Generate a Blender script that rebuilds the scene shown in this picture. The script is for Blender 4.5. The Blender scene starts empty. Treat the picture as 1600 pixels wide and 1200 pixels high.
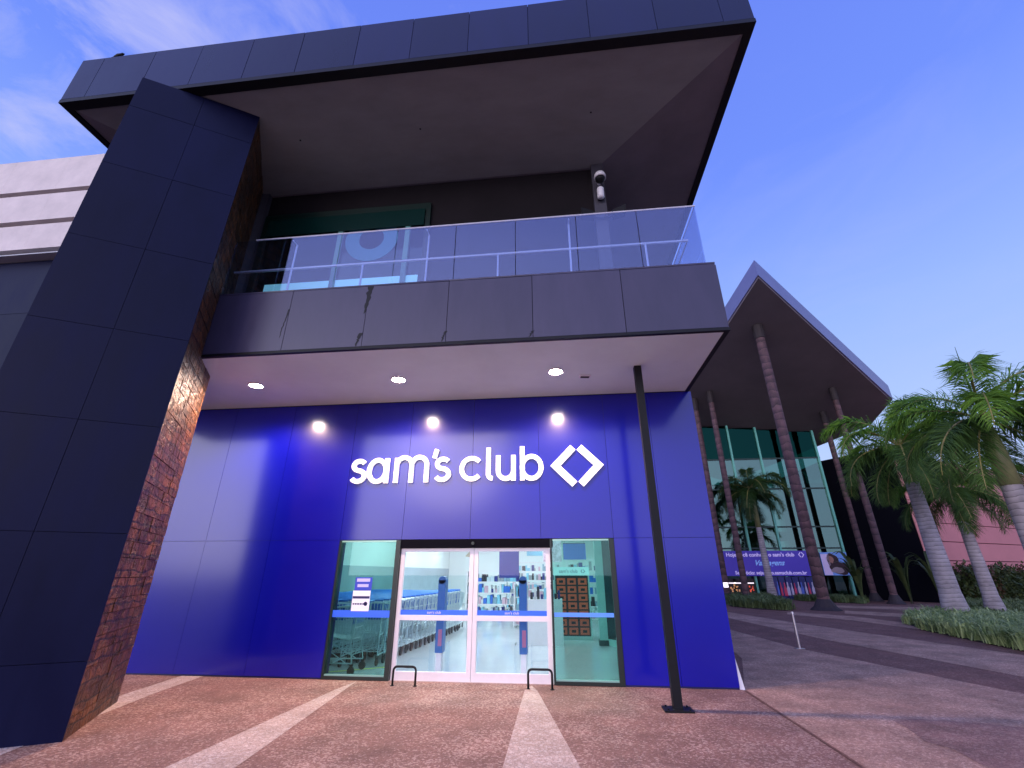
import bpy, bmesh, math, random
from mathutils import Vector, Matrix
random.seed(7)
R = math.radians
SC = bpy.context.scene
COL = SC.collection

# ------------------------------------------------------------------ camera
F_PX, PITCH, YAW, EYE = 700.0, 22.83, 6.2, 1.7
cam = bpy.data.cameras.new('camera')
cam.sensor_width = 36; cam.lens = 36 * F_PX / 1600; cam.clip_end = 3000; cam.clip_start = .05
camo = bpy.data.objects.new('camera', cam); COL.objects.link(camo)
camo.location = (0, 0, EYE); camo.rotation_euler = (R(90 + PITCH), 0, R(YAW))
SC.camera = camo

# ------------------------------------------------------------------ sky / sun / exposure
SC.view_settings.view_transform = 'Standard'; SC.view_settings.look = 'None'
SC.view_settings.gamma = 1; SC.view_settings.exposure = 0
SC.cycles.transparent_max_bounces = 24; SC.cycles.max_bounces = 8
SC.cycles.glossy_bounces = 5; SC.cycles.use_denoising = True
SC.cycles.sample_clamp_indirect = 6
W = bpy.data.worlds.new('World'); SC.world = W; W.use_nodes = True
nt = W.node_tree; nt.nodes.clear()
def N(t, **k):
    n = nt.nodes.new(t)
    for a, b in k.items(): setattr(n, a, b)
    return n
L = lambda a, b: nt.links.new(a, b)
SUN_AZ = 194.0      # the afterglow: behind the viewer and to the side
out = N('ShaderNodeOutputWorld'); bg = N('ShaderNodeBackground'); L(bg.outputs[0], out.inputs[0])
sky = N('ShaderNodeTexSky', sky_type='NISHITA'); sky.sun_disc = False
sky.sun_elevation = R(3); sky.sun_rotation = R(SUN_AZ)
tc = N('ShaderNodeTexCoord'); sep = N('ShaderNodeSeparateXYZ'); L(tc.outputs['Generated'], sep.inputs[0])
ramp = N('ShaderNodeValToRGB'); L(sep.outputs[2], ramp.inputs[0])
el = ramp.color_ramp.elements
el[0].position = 0.0; el[0].color = (.52, .64, 1.0, 1)
el[1].position = 1.0; el[1].color = (.13, .21, .88, 1)
for p, c in ((.20, (.45, .60, 1.0, 1)), (.42, (.325, .485, 1.0, 1)), (.68, (.165, .285, .98, 1))):
    e = el.new(p); e.color = c
# afterglow toward the set sun
gd = (math.sin(R(SUN_AZ)), math.cos(R(SUN_AZ)), .05)
dot = N('ShaderNodeVectorMath', operation='DOT_PRODUCT'); L(tc.outputs['Generated'], dot.inputs[0]); dot.inputs[1].default_value = gd
gr = N('ShaderNodeValToRGB'); L(dot.outputs['Value'], gr.inputs[0])
g = gr.color_ramp.elements
g[0].position = .05; g[0].color = (0, 0, 0, 1); g[1].position = 1.0; g[1].color = (.98, .86, 1.08, 1)
e = g.new(.75); e.color = (.40, .37, .54, 1)
gd2 = Vector((math.sin(R(214)), math.cos(R(214)), .16)).normalized()
dot2 = N('ShaderNodeVectorMath', operation='DOT_PRODUCT'); L(tc.outputs['Generated'], dot2.inputs[0]); dot2.inputs[1].default_value = gd2
g2r = N('ShaderNodeMapRange', interpolation_type='SMOOTHSTEP'); L(dot2.outputs['Value'], g2r.inputs[0]); g2r.inputs[1].default_value = .945; g2r.inputs[2].default_value = .992; g2r.inputs[4].default_value = 3.2
g2c = N('ShaderNodeMixRGB', blend_type='MULTIPLY'); g2c.inputs[0].default_value = 1; g2c.inputs[1].default_value = (1.0, .93, 1.0, 1); L(g2r.outputs[0], g2c.inputs[2])
add2 = N('ShaderNodeMixRGB', blend_type='ADD'); add2.inputs[0].default_value = 1; L(gr.outputs[0], add2.inputs[1]); L(g2c.outputs[0], add2.inputs[2])
add = N('ShaderNodeMixRGB', blend_type='ADD'); add.inputs[0].default_value = 1
L(ramp.outputs[0], add.inputs[1]); L(add2.outputs[0], add.inputs[2])
# thin streaky clouds
mp = N('ShaderNodeMapping'); mp.inputs['Rotation'].default_value = (.3, .5, .2); mp.inputs['Scale'].default_value = (1.5, 1.0, 3.2)
L(tc.outputs['Generated'], mp.inputs[0])
nz = N('ShaderNodeTexNoise'); nz.inputs['Scale'].default_value = 2.3; nz.inputs['Detail'].default_value = 9; nz.inputs['Roughness'].default_value = .62
nz.inputs['Distortion'].default_value = .9; L(mp.outputs[0], nz.inputs[0])
cr = N('ShaderNodeValToRGB'); L(nz.outputs[0], cr.inputs[0])
cr.color_ramp.elements[0].position = .50; cr.color_ramp.elements[0].color = (0, 0, 0, 1)
cr.color_ramp.elements[1].position = .78; cr.color_ramp.elements[1].color = (.8, .8, .8, 1)
# more cloud on the left part of the sky
ld = N('ShaderNodeVectorMath', operation='DOT_PRODUCT'); L(tc.outputs['Generated'], ld.inputs[0]); ld.inputs[1].default_value = (-.80, .40, .45)
lr = N('ShaderNodeMapRange'); L(ld.outputs['Value'], lr.inputs[0]); lr.inputs[1].default_value = .45; lr.inputs[2].default_value = .95
lr.inputs[3].default_value = .12; lr.inputs[4].default_value = 1.0
mm = N('ShaderNodeMath', operation='MULTIPLY'); L(cr.outputs[0], mm.inputs[0]); L(lr.outputs[0], mm.inputs[1])
cl = N('ShaderNodeMixRGB'); L(mm.outputs[0], cl.inputs[0]); L(add.outputs[0], cl.inputs[1]); cl.inputs[2].default_value = (.62, .62, .95, 1)
# a share of the physical dusk sky on top
sk = N('ShaderNodeMixRGB', blend_type='ADD'); sk.inputs[0].default_value = .02
L(cl.outputs[0], sk.inputs[1]); L(sky.outputs[0], sk.inputs[2])
L(sk.outputs[0], bg.inputs[0]); bg.inputs[1].default_value = 1.0

sl = bpy.data.lights.new('sun', 'SUN'); sl.energy = .30; sl.angle = R(14); sl.color = (1, .84, .80)
so = bpy.data.objects.new('sun', sl); COL.objects.link(so)
sd = Vector((math.sin(R(SUN_AZ)), math.cos(R(SUN_AZ)), math.tan(R(14)))).normalized()
so.rotation_euler = sd.to_track_quat('Z', 'Y').to_euler()

# ------------------------------------------------------------------ survey: a pixel of the photograph met with a known plane
_p, _y = R(PITCH), R(YAW)
_fh = Vector((-math.sin(_y), math.cos(_y), 0)); _x = Vector((math.cos(_y), math.sin(_y), 0)); _z = Vector((0, 0, 1))
_fw = _fh * math.cos(_p) + _z * math.sin(_p); _u = -_fh * math.sin(_p) + _z * math.cos(_p); _C = Vector((0, 0, EYE))
def ray(px, py): return _fw + _x * ((px - 800) / F_PX) + _u * ((600 - py) / F_PX)
def onZ(px, py, h=0.0): r = ray(px, py); return _C + r * ((h - EYE) / r.z)
def onY(px, py, y): r = ray(px, py); return _C + r * (y / r.y)
def onP(px, py, a, n):
    r = ray(px, py); a = Vector(a); n = Vector(n); return _C + r * ((a - _C).dot(n) / r.dot(n))

# ------------------------------------------------------------------ materials
MATS = {}
def mat(name, color=(.5, .5, .5), rough=.5, metal=0., spec=.5, var=0., vscale=3., bump=0., bscale=20., emit=None, estr=0., coat=0., dirt=0., vstretch=(1, 1, 1), ior=1.5, crough=.05, isl=0.):
    if name in MATS: return MATS[name]
    m = bpy.data.materials.new(name); m.use_nodes = True; MATS[name] = m
    t = m.node_tree; b = t.nodes['Principled BSDF']
    b.inputs['Base Color'].default_value = (*color, 1); b.inputs['Roughness'].default_value = rough
    b.inputs['Metallic'].default_value = metal; b.inputs['Specular IOR Level'].default_value = spec; b.inputs['IOR'].default_value = ior
    b.inputs['Coat Weight'].default_value = coat; b.inputs['Coat Roughness'].default_value = crough
    if emit:
        b.inputs['Emission Color'].default_value = (*emit, 1); b.inputs['Emission Strength'].default_value = estr
    o = t.nodes.new('ShaderNodeTexCoord')
    if var or dirt:
        mpn = t.nodes.new('ShaderNodeMapping'); mpn.inputs['Scale'].default_value = vstretch
        t.links.new(o.outputs['Object'], mpn.inputs[0])
        n = t.nodes.new('ShaderNodeTexNoise'); n.inputs['Scale'].default_value = vscale; n.inputs['Detail'].default_value = 7; n.inputs['Roughness'].default_value = .62
        t.links.new(mpn.outputs[0], n.inputs[0])
        r = t.nodes.new('ShaderNodeMapRange'); r.inputs[1].default_value = .3; r.inputs[2].default_value = .7
        r.inputs[3].default_value = 1 - var; r.inputs[4].default_value = 1 + var
        t.links.new(n.outputs[0], r.inputs[0])
        mx = t.nodes.new('ShaderNodeVectorMath'); mx.operation = 'SCALE'; mx.inputs[0].default_value = color
        t.links.new(r.outputs[0], mx.inputs['Scale']); t.links.new(mx.outputs[0], b.inputs['Base Color'])
        r2 = t.nodes.new('ShaderNodeMapRange'); r2.inputs[1].default_value = .3; r2.inputs[2].default_value = .7
        r2.inputs[3].default_value = max(0.02, rough - dirt); r2.inputs[4].default_value = rough + dirt
        t.links.new(n.outputs[0], r2.inputs[0]); t.links.new(r2.outputs[0], b.inputs['Roughness'])
    if isl:
        gi = t.nodes.new('ShaderNodeNewGeometry'); ri = t.nodes.new('ShaderNodeMapRange'); ri.inputs[3].default_value = 1 - isl; ri.inputs[4].default_value = 1 + isl
        t.links.new(gi.outputs['Random Per Island'], ri.inputs[0]); s3 = t.nodes.new('ShaderNodeVectorMath'); s3.operation = 'SCALE'
        if b.inputs['Base Color'].is_linked: t.links.new(b.inputs['Base Color'].links[0].from_socket, s3.inputs[0])
        else: s3.inputs[0].default_value = color
        t.links.new(ri.outputs[0], s3.inputs['Scale']); t.links.new(s3.outputs[0], b.inputs['Base Color'])
    if bump:
        n2 = t.nodes.new('ShaderNodeTexNoise'); n2.inputs['Scale'].default_value = bscale; n2.inputs['Detail'].default_value = 5
        t.links.new(o.outputs['Object'], n2.inputs[0])
        bp = t.nodes.new('ShaderNodeBump'); bp.inputs['Strength'].default_value = bump; bp.inputs['Distance'].default_value = .02
        t.links.new(n2.outputs[0], bp.inputs['Height']); t.links.new(bp.outputs[0], b.inputs['Normal'])
    return m

def glass(name, tint, refl=.06, gloss=(1, 1, 1), rough=0.0, ior=1.45):
    m = bpy.data.materials.new(name); m.use_nodes = True; t = m.node_tree; t.nodes.clear(); MATS[name] = m
    o = t.nodes.new('ShaderNodeOutputMaterial'); mx = t.nodes.new('ShaderNodeMixShader')
    tr = t.nodes.new('ShaderNodeBsdfTransparent'); tr.inputs[0].default_value = (*tint, 1)
    gl = t.nodes.new('ShaderNodeBsdfGlossy'); gl.inputs[0].default_value = (*gloss, 1); gl.inputs['Roughness'].default_value = rough
    ge = t.nodes.new('ShaderNodeNewGeometry'); dt = t.nodes.new('ShaderNodeVectorMath'); dt.operation = 'DOT_PRODUCT'
    t.links.new(ge.outputs['Incoming'], dt.inputs[0]); t.links.new(ge.outputs['Normal'], dt.inputs[1])
    ab = t.nodes.new('ShaderNodeMath'); ab.operation = 'ABSOLUTE'; t.links.new(dt.outputs['Value'], ab.inputs[0])
    om = t.nodes.new('ShaderNodeMath'); om.operation = 'SUBTRACT'; om.inputs[0].default_value = 1; t.links.new(ab.outputs[0], om.inputs[1])
    pw_ = t.nodes.new('ShaderNodeMath'); pw_.operation = 'POWER'; pw_.inputs[1].default_value = 5; t.links.new(om.outputs[0], pw_.inputs[0])
    ad = t.nodes.new('ShaderNodeMath'); ad.operation = 'MULTIPLY_ADD'; ad.use_clamp = True; ad.inputs[1].default_value = 1 - refl; ad.inputs[2].default_value = refl
    t.links.new(pw_.outputs[0], ad.inputs[0]); t.links.new(ad.outputs[0], mx.inputs[0])
    t.links.new(tr.outputs[0], mx.inputs[1]); t.links.new(gl.outputs[0], mx.inputs[2]); t.links.new(mx.outputs[0], o.inputs[0])
    return m

def paving(name, c1, c2, c3, scale=16., speck=.12, big=.25, rough=.75):
    """small irregular set stones, each with its own tone, with worn patches"""
    m = bpy.data.materials.new(name); m.use_nodes = True; t = m.node_tree; b = t.nodes['Principled BSDF']; MATS[name] = m
    b.inputs['Roughness'].default_value = rough
    o = t.nodes.new('ShaderNodeTexCoord')
    v = t.nodes.new('ShaderNodeTexVoronoi'); v.inputs['Scale'].default_value = scale; t.links.new(o.outputs['Object'], v.inputs['Vector'])
    v2 = t.nodes.new('ShaderNodeTexVoronoi'); v2.feature = 'DISTANCE_TO_EDGE'; v2.inputs['Scale'].default_value = scale; t.links.new(o.outputs['Object'], v2.inputs['Vector'])
    s = t.nodes.new('ShaderNodeSeparateColor'); t.links.new(v.outputs['Color'], s.inputs[0])
    n = t.nodes.new('ShaderNodeTexNoise'); n.inputs['Scale'].default_value = .7; n.inputs['Detail'].default_value = 8; n.inputs['Roughness'].default_value = .7
    n.inputs['Distortion'].default_value = .6; t.links.new(o.outputs['Object'], n.inputs[0])
    # threshold for the pale stones shifts with the large noise, so they gather in worn patches
    ad = t.nodes.new('ShaderNodeMath'); ad.operation = 'MULTIPLY_ADD'; t.links.new(n.outputs[0], ad.inputs[0]); ad.inputs[1].default_value = 1.5; 
    t.links.new(s.outputs[0], ad.inputs[2])
    th = t.nodes.new('ShaderNodeMapRange'); th.inputs[1].default_value = 1.55 - speck * 2; th.inputs[2].default_value = 1.75 - speck * 1.2; t.links.new(ad.outputs[0], th.inputs[0])
    mx = t.nodes.new('ShaderNodeMixRGB'); mx.inputs[1].default_value = (*c1, 1); mx.inputs[2].default_value = (*c2, 1); t.links.new(s.outputs[1], mx.inputs[0])
    mx2 = t.nodes.new('ShaderNodeMixRGB'); mx2.inputs[2].default_value = (*c3, 1); t.links.new(mx.outputs[0], mx2.inputs[1]); t.links.new(th.outputs[0], mx2.inputs[0])
    n3 = t.nodes.new('ShaderNodeTexNoise'); n3.inputs['Scale'].default_value = 1.7; n3.inputs['Detail'].default_value = 6; t.links.new(o.outputs['Object'], n3.inputs[0])
    r = t.nodes.new('ShaderNodeMapRange'); r.inputs[1].default_value = .3; r.inputs[2].default_value = .7; r.inputs[3].default_value = 1 - big; r.inputs[4].default_value = 1 + big
    t.links.new(n3.outputs[0], r.inputs[0])
    sc = t.nodes.new('ShaderNodeVectorMath'); sc.operation = 'SCALE'; t.links.new(mx2.outputs[0], sc.inputs[0]); t.links.new(r.outputs[0], sc.inputs['Scale'])
    # joints
    j = t.nodes.new('ShaderNodeMapRange'); j.inputs[1].default_value = 0; j.inputs[2].default_value = .09; j.inputs[3].default_value = .55; j.inputs[4].default_value = 1
    t.links.new(v2.outputs['Distance'], j.inputs[0])
    sc2 = t.nodes.new('ShaderNodeVectorMath'); sc2.operation = 'SCALE'; t.links.new(sc.outputs[0], sc2.inputs[0]); t.links.new(j.outputs[0], sc2.inputs['Scale'])
    t.links.new(sc2.outputs[0], b.inputs['Base Color'])
    bp = t.nodes.new('ShaderNodeBump'); bp.inputs['Strength'].default_value = .6; bp.inputs['Distance'].default_value = .012
    hm = t.nodes.new('ShaderNodeMath'); hm.operation = 'ADD'; t.links.new(j.outputs[0], hm.inputs[0]); t.links.new(s.outputs[2], hm.inputs[1])
    t.links.new(hm.outputs[0], bp.inputs['Height']); t.links.new(bp.outputs[0], b.inputs['Normal'])
    return m

M_red = paving('red_stone', (.22, .108, .083), (.31, .17, .13), (.46, .31, .25), 46, .10, .26)
M_pale = paving('pale_stone', (.46, .34, .28), (.58, .45, .38), (.64, .54, .48), 34, .1, .14)
M_dark = paving('dark_stone', (.18, .078, .06), (.235, .11, .085), (.30, .17, .13), 30, .05, .22)
M_mid = paving('worn_stone', (.37, .205, .145), (.48, .29, .21), (.58, .38, .28), 38, .10, .30)
M_ground = mat('asphalt', (.05, .048, .05), .9, var=.3, vscale=.6)
M_panel = mat('dark_panel', (.010, .013, .050), .34, spec=.28, var=.30, vscale=.9, dirt=.10, isl=.25, vstretch=(2.2, 1, .6))
M_pylon = mat('pylon_panel', (.0045, .006, .032), .42, spec=.12, var=.25, vscale=.8, dirt=.12, isl=.08, vstretch=(2, 2, .6))
M_fascia = mat('balcony_panel', (.050, .042, .085), .36, spec=.5, var=.13, vscale=1.2, dirt=.07, isl=.10, vstretch=(3, 1, .8))
M_seam = mat('seam_black', (.004, .004, .008), .85, spec=.08)
M_blue = mat('blue_panel', (.0006, .002, .31), .34, spec=.15, ior=1.5, var=.06, vscale=.7, dirt=.05, coat=1.0, crough=.15, isl=.05)
M_soffit = mat('balcony_soffit', (.75, .84, .78), .7, var=.05, vscale=1.2)
M_rsoffit = mat('roof_soffit', (.25, .25, .24), .75, var=.11, vscale=1.1, vstretch=(1, 2.5, 1))
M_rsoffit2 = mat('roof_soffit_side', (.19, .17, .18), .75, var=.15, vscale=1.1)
M_steel = mat('black_steel', (.008, .008, .010), .5, spec=.25, var=.2, vscale=8)
M_alu = mat('brushed_alloy', (.55, .52, .56), .3, metal=.8)
M_white = mat('white_enamel', (.82, .78, .80), .35, var=.03, vscale=9)
M_letter = mat('white_letter', (.85, .85, .87), .4, emit=(1, .98, 1), estr=.42)
M_upper = mat('upper_wall', (.012, .009, .011), .8, spec=.15, var=.2, vscale=1)
M_wframe = mat('window_frame_green', (.002, .016, .012), .3, spec=.6)

def pylon_side_mat():
    m = bpy.data.materials.new('carved_relief'); m.use_nodes = True; t = m.node_tree; b = t.nodes['Principled BSDF']
    o = t.nodes.new('ShaderNodeTexCoord')
    br = t.nodes.new('ShaderNodeTexBrick'); br.inputs['Scale'].default_value = 1; br.inputs['Mortar Size'].default_value = .012
    br.inputs['Brick Width'].default_value = .42; br.inputs['Row Height'].default_value = .2; br.inputs['Color1'].default_value = (.15, .055, .014, 1)
    br.inputs['Color2'].default_value = (.06, .022, .007, 1); br.inputs['Mortar'].default_value = (.02, .01, .006, 1)
    mp = t.nodes.new('ShaderNodeMapping'); mp.inputs['Rotation'].default_value = (0, 0, 0)
    cx = t.nodes.new('ShaderNodeSeparateXYZ'); cc = t.nodes.new('ShaderNodeCombineXYZ')
    t.links.new(o.outputs['Object'], cx.inputs[0])
    su = t.nodes.new('ShaderNodeMath'); su.operation = 'ADD'
    t.links.new(cx.outputs[1], su.inputs[0]); t.links.new(cx.outputs[0], su.inputs[1])
    n0 = t.nodes.new('ShaderNodeTexNoise'); n0.inputs['Scale'].default_value = 1.6; t.links.new(o.outputs['Object'], n0.inputs[0])
    w = t.nodes.new('ShaderNodeMath'); w.operation = 'MULTIPLY_ADD'; w.inputs[1].default_value = .16; t.links.new(n0.outputs[0], w.inputs[0]); t.links.new(cx.outputs[2], w.inputs[2])
    t.links.new(cx.outputs[1], cc.inputs[0]); t.links.new(w.outputs[0], cc.inputs[1]); t.links.new(cc.outputs[0], br.inputs['Vector'])
    n = t.nodes.new('ShaderNodeTexNoise'); n.inputs['Scale'].default_value = 3.4; n.inputs['Detail'].default_value = 8; n.inputs['Distortion'].default_value = 2.2
    t.links.new(o.outputs['Object'], n.inputs[0])
    r = t.nodes.new('ShaderNodeMapRange'); r.inputs[1].default_value = .3; r.inputs[2].default_value = .72; r.inputs[3].default_value = .35; r.inputs[4].default_value = 2.0
    t.links.new(n.outputs[0], r.inputs[0])
    sc = t.nodes.new('ShaderNodeVectorMath'); sc.operation = 'SCALE'; t.links.new(br.outputs['Color'], sc.inputs[0]); t.links.new(r.outputs[0], sc.inputs['Scale'])
    t.links.new(sc.outputs[0], b.inputs['Base Color']); b.inputs['Roughness'].default_value = .42; b.inputs['Specular IOR Level'].default_value = .6
    # carved curls: distance bands of a stretched voronoi
    v = t.nodes.new('ShaderNodeTexVoronoi'); v.feature = 'DISTANCE_TO_EDGE'; v.inputs['Scale'].default_value = 4.2
    wn = t.nodes.new('ShaderNodeVectorMath'); wn.operation = 'ADD'
    ns = t.nodes.new('ShaderNodeVectorMath'); ns.operation = 'SCALE'; ns.inputs['Scale'].default_value = .5; t.links.new(n.outputs['Color'], ns.inputs[0])
    t.links.new(o.outputs['Object'], wn.inputs[0]); t.links.new(ns.outputs[0], wn.inputs[1]); t.links.new(wn.outputs[0], v.inputs['Vector'])
    rv = t.nodes.new('ShaderNodeMapRange'); rv.inputs[1].default_value = 0; rv.inputs[2].default_value = .07; t.links.new(v.outputs['Distance'], rv.inputs[0])
    a1 = t.nodes.new('ShaderNodeMath'); a1.operation = 'MULTIPLY_ADD'; a1.inputs[1].default_value = -1.0
    t.links.new(br.outputs['Fac'], a1.inputs[0]); t.links.new(rv.outputs[0], a1.inputs[2])
    a2 = t.nodes.new('ShaderNodeMath'); a2.operation = 'MULTIPLY_ADD'; a2.inputs[1].default_value = 1.4; t.links.new(n.outputs[0], a2.inputs[0]); t.links.new(a1.outputs[0], a2.inputs[2])
    bp = t.nodes.new('ShaderNodeBump'); bp.inputs['Strength'].default_value = 1; bp.inputs['Distance'].default_value = .035
    t.links.new(a2.outputs[0], bp.inputs['Height']); t.links.new(bp.outputs[0], b.inputs['Normal'])
    return m
M_relief = pylon_side_mat()

# ------------------------------------------------------------------ mesh helpers
def obj(name, bm, m, parent=None, smooth=False, label=None):
    me = bpy.data.meshes.new(name)
    bmesh.ops.recalc_face_normals(bm, faces=bm.faces[:])
    bm.to_mesh(me); bm.free()
    for mm_ in (m if isinstance(m, (list, tuple)) else [m]): me.materials.append(mm_)
    if smooth:
        for p in me.polygons: p.use_smooth = True
    o = bpy.data.objects.new(name, me); COL.objects.link(o)
    if parent: o.parent = parent
    if label: o['label'] = label
    return o
def tag(o, label, cat, group=None, kind=None):
    o['label'] = label; o['category'] = cat
    if group: o['group'] = group
    if kind: o['kind'] = kind
    return o
def struct(o): o['kind'] = 'structure'; return o
def thing(name, label, cat, loc=(0, 0, 0), rotz=0, group=None):
    o = bpy.data.objects.new(name, None); COL.objects.link(o); o.location = loc; o.rotation_euler = (0, 0, rotz)
    o.empty_display_size = .2
    return tag(o, label, cat, group)
def rebase(root, loc):
    """move an Empty to its thing's base; parts built in world space stay put"""
    root.location = loc
    for c in root.children: c.location = (c.location.x - loc[0], c.location.y - loc[1], c.location.z - loc[2])
    return root
def dup(root, loc, rotz=None, label=None):
    r = root.copy(); COL.objects.link(r); r.location = loc
    if rotz is not None: r.rotation_euler = (0, 0, rotz)
    if label: r['label'] = label
    for ch in list(root.children):
        c = ch.copy(); COL.objects.link(c); c.parent = r
        for gch in list(ch.children):
            d = gch.copy(); COL.objects.link(d); d.parent = c
    return r
def B(): return bmesh.new()
def box(bm, x0, x1, y0, y1, z0, z1, M=None, mi=0):
    vs = [bm.verts.new((x, y, z)) for z in (z0, z1) for x, y in ((x0, y0), (x1, y0), (x1, y1), (x0, y1))]
    if M is not None:
        for v in vs: v.co = M @ v.co
    for f in ((3, 2, 1, 0), (4, 5, 6, 7), (0, 1, 5, 4), (1, 2, 6, 5), (2, 3, 7, 6), (3, 0, 4, 7)):
        fc = bm.faces.new([vs[i] for i in f]); fc.material_index = mi
    return vs
def poly(bm, pts, mi=0):
    f = bm.faces.new([bm.verts.new(p) for p in pts]); f.material_index = mi; return f
def prism(bm, xy, z0, z1, mi=0):
    n = len(xy); a = [bm.verts.new((x, y, z0)) for x, y in xy]; b = [bm.verts.new((x, y, z1)) for x, y in xy]
    fs = [bm.faces.new(list(reversed(a))), bm.faces.new(b)]
    for i in range(n): fs.append(bm.faces.new([a[i], a[(i + 1) % n], b[(i + 1) % n], b[i]]))
    for f in fs: f.material_index = mi
def hexa(bm, lo, hi, mi=0):
    """solid between two equal-length 3-D outlines"""
    a = [bm.verts.new(p) for p in lo]; b = [bm.verts.new(p) for p in hi]; n = len(a)
    fs = [bm.faces.new(list(reversed(a))), bm.faces.new(b)]
    for i in range(n): fs.append(bm.faces.new([a[i], a[(i + 1) % n], b[(i + 1) % n], b[i]]))
    for f in fs: f.material_index = mi
def tube(bm, pts, r, seg=8, closed=False, cap=True, mi=0):
    pts = [Vector(p) for p in pts]; n = len(pts); rings = []
    rr = r if isinstance(r, (list, tuple)) else [r] * n
    up = None
    for i, p in enumerate(pts):
        if closed: d = (pts[(i + 1) % n] - pts[i - 1])
        else: d = pts[min(i + 1, n - 1)] - pts[max(i - 1, 0)]
        d.normalize()
        if up is None: up = Vector((0, 0, 1)) if abs(d.z) < .9 else Vector((1, 0, 0))
        s = d.cross(up).normalized(); up = s.cross(d).normalized()
        rings.append([bm.verts.new(p + (s * math.cos(2 * math.pi * k / seg) + up * math.sin(2 * math.pi * k / seg)) * rr[i]) for k in range(seg)])
    m = n if closed else n - 1
    for i in range(m):
        a, b = rings[i], rings[(i + 1) % n]
        for k in range(seg):
            f = bm.faces.new([a[k], a[(k + 1) % seg], b[(k + 1) % seg], b[k]]); f.material_index = mi
    if cap and not closed:
        bm.faces.new(list(reversed(rings[0]))).material_index = mi; bm.faces.new(rings[-1]).material_index = mi
def disc(bm, c, r, h, seg=20, axis='Z', mi=0):
    d = Vector((0, 0, 1)) if axis == 'Z' else (Vector((0, 1, 0)) if axis == 'Y' else Vector((1, 0, 0)))
    tube(bm, [Vector(c), Vector(c) + d * h], r, seg, mi=mi)
def stroke(bm, pts, w, y0, y1, closed=False):
    """flat lettering stroke in the XZ plane with mitred corners"""
    n = len(pts); P = [Vector((p[0], p[1])) for p in pts]; Lf, Rt = [], []
    for i in range(n):
        if closed: a, b, c = P[i - 1], P[i], P[(i + 1) % n]
        else: a, b, c = P[max(i - 1, 0)], P[i], P[min(i + 1, n - 1)]
        d1 = (b - a).normalized() if (b - a).length > 1e-9 else (c - b).normalized()
        d2 = (c - b).normalized() if (c - b).length > 1e-9 else d1
        n1 = Vector((-d1.y, d1.x)); n2 = Vector((-d2.y, d2.x)); m = (n1 + n2).normalized()
        s = w / 2 / max(.35, m.dot(n1)); Lf.append(b + m * s); Rt.append(b - m * s)
    V = [[bm.verts.new((q.x, y, q.y)) for q in S] for S in (Lf, Rt) for y in (y0, y1)]
    l0, l1, r0, r1 = V
    for i in range(n if closed else n - 1):
        j = (i + 1) % n
        bm.faces.new([l0[i], l0[j], r0[j], r0[i]]); bm.faces.new([l1[i], r1[i], r1[j], l1[j]])
        bm.faces.new([l0[i], l1[i], l1[j], l0[j]]); bm.faces.new([r0[i], r0[j], r1[j], r1[i]])
    if not closed:
        bm.faces.new([l0[0], r0[0], r1[0], l1[0]]); bm.faces.new([l0[-1], l1[-1], r1[-1], r0[-1]])
def arc(cx, cz, rx, rz, a0, a1, n=14):
    return [(cx + rx * math.cos(R(a0 + (a1 - a0) * i / n)), cz + rz * math.sin(R(a0 + (a1 - a0) * i / n))) for i in range(n + 1)]
def text_mesh(name, body, size, loc, m, parent, depth=.004, align='CENTER', rot=(90, 0, 0), shear=0, bold=0.0):
    cu = bpy.data.curves.new(name, 'FONT'); cu.body = body; cu.size = size; cu.align_x = align; cu.align_y = 'CENTER'
    cu.extrude = depth; cu.shear = shear; cu.offset = bold; cu.resolution_u = 3
    t = bpy.data.objects.new(name + '_tmp', cu); COL.objects.link(t)
    dg = bpy.context.evaluated_depsgraph_get(); me = bpy.data.meshes.new_from_object(t.evaluated_get(dg)); me.name = name
    me.materials.clear(); me.materials.append(m)
    bpy.data.objects.remove(t); bpy.data.curves.remove(cu)
    o = bpy.data.objects.new(name, me); COL.objects.link(o); o.location = loc; o.rotation_euler = tuple(R(a) for a in rot)
    if parent: o.parent = parent
    return o
PR = random.Random(99)
def panels_xz(bm, xs, zs, y, th=.02, gap=.012, mi=0):
    for i in range(len(xs) - 1):
        for j in range(len(zs) - 1):
            vs = box(bm, xs[i] + gap / 2, xs[i + 1] - gap / 2, y, y + th, zs[j] + gap / 2, zs[j + 1] - gap / 2, mi=mi)
            tx, tz = PR.uniform(-.0016, .0016), PR.uniform(-.0016, .0016)
            for v in vs:   # every panel sits a hair out of plane
                if abs(v.co.y - y) < 1e-6: v.co.y += tx * (1 if v.co.x > (xs[i] + xs[i + 1]) / 2 else -1) + tz * (1 if v.co.z > (zs[j] + zs[j + 1]) / 2 else -1)

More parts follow.
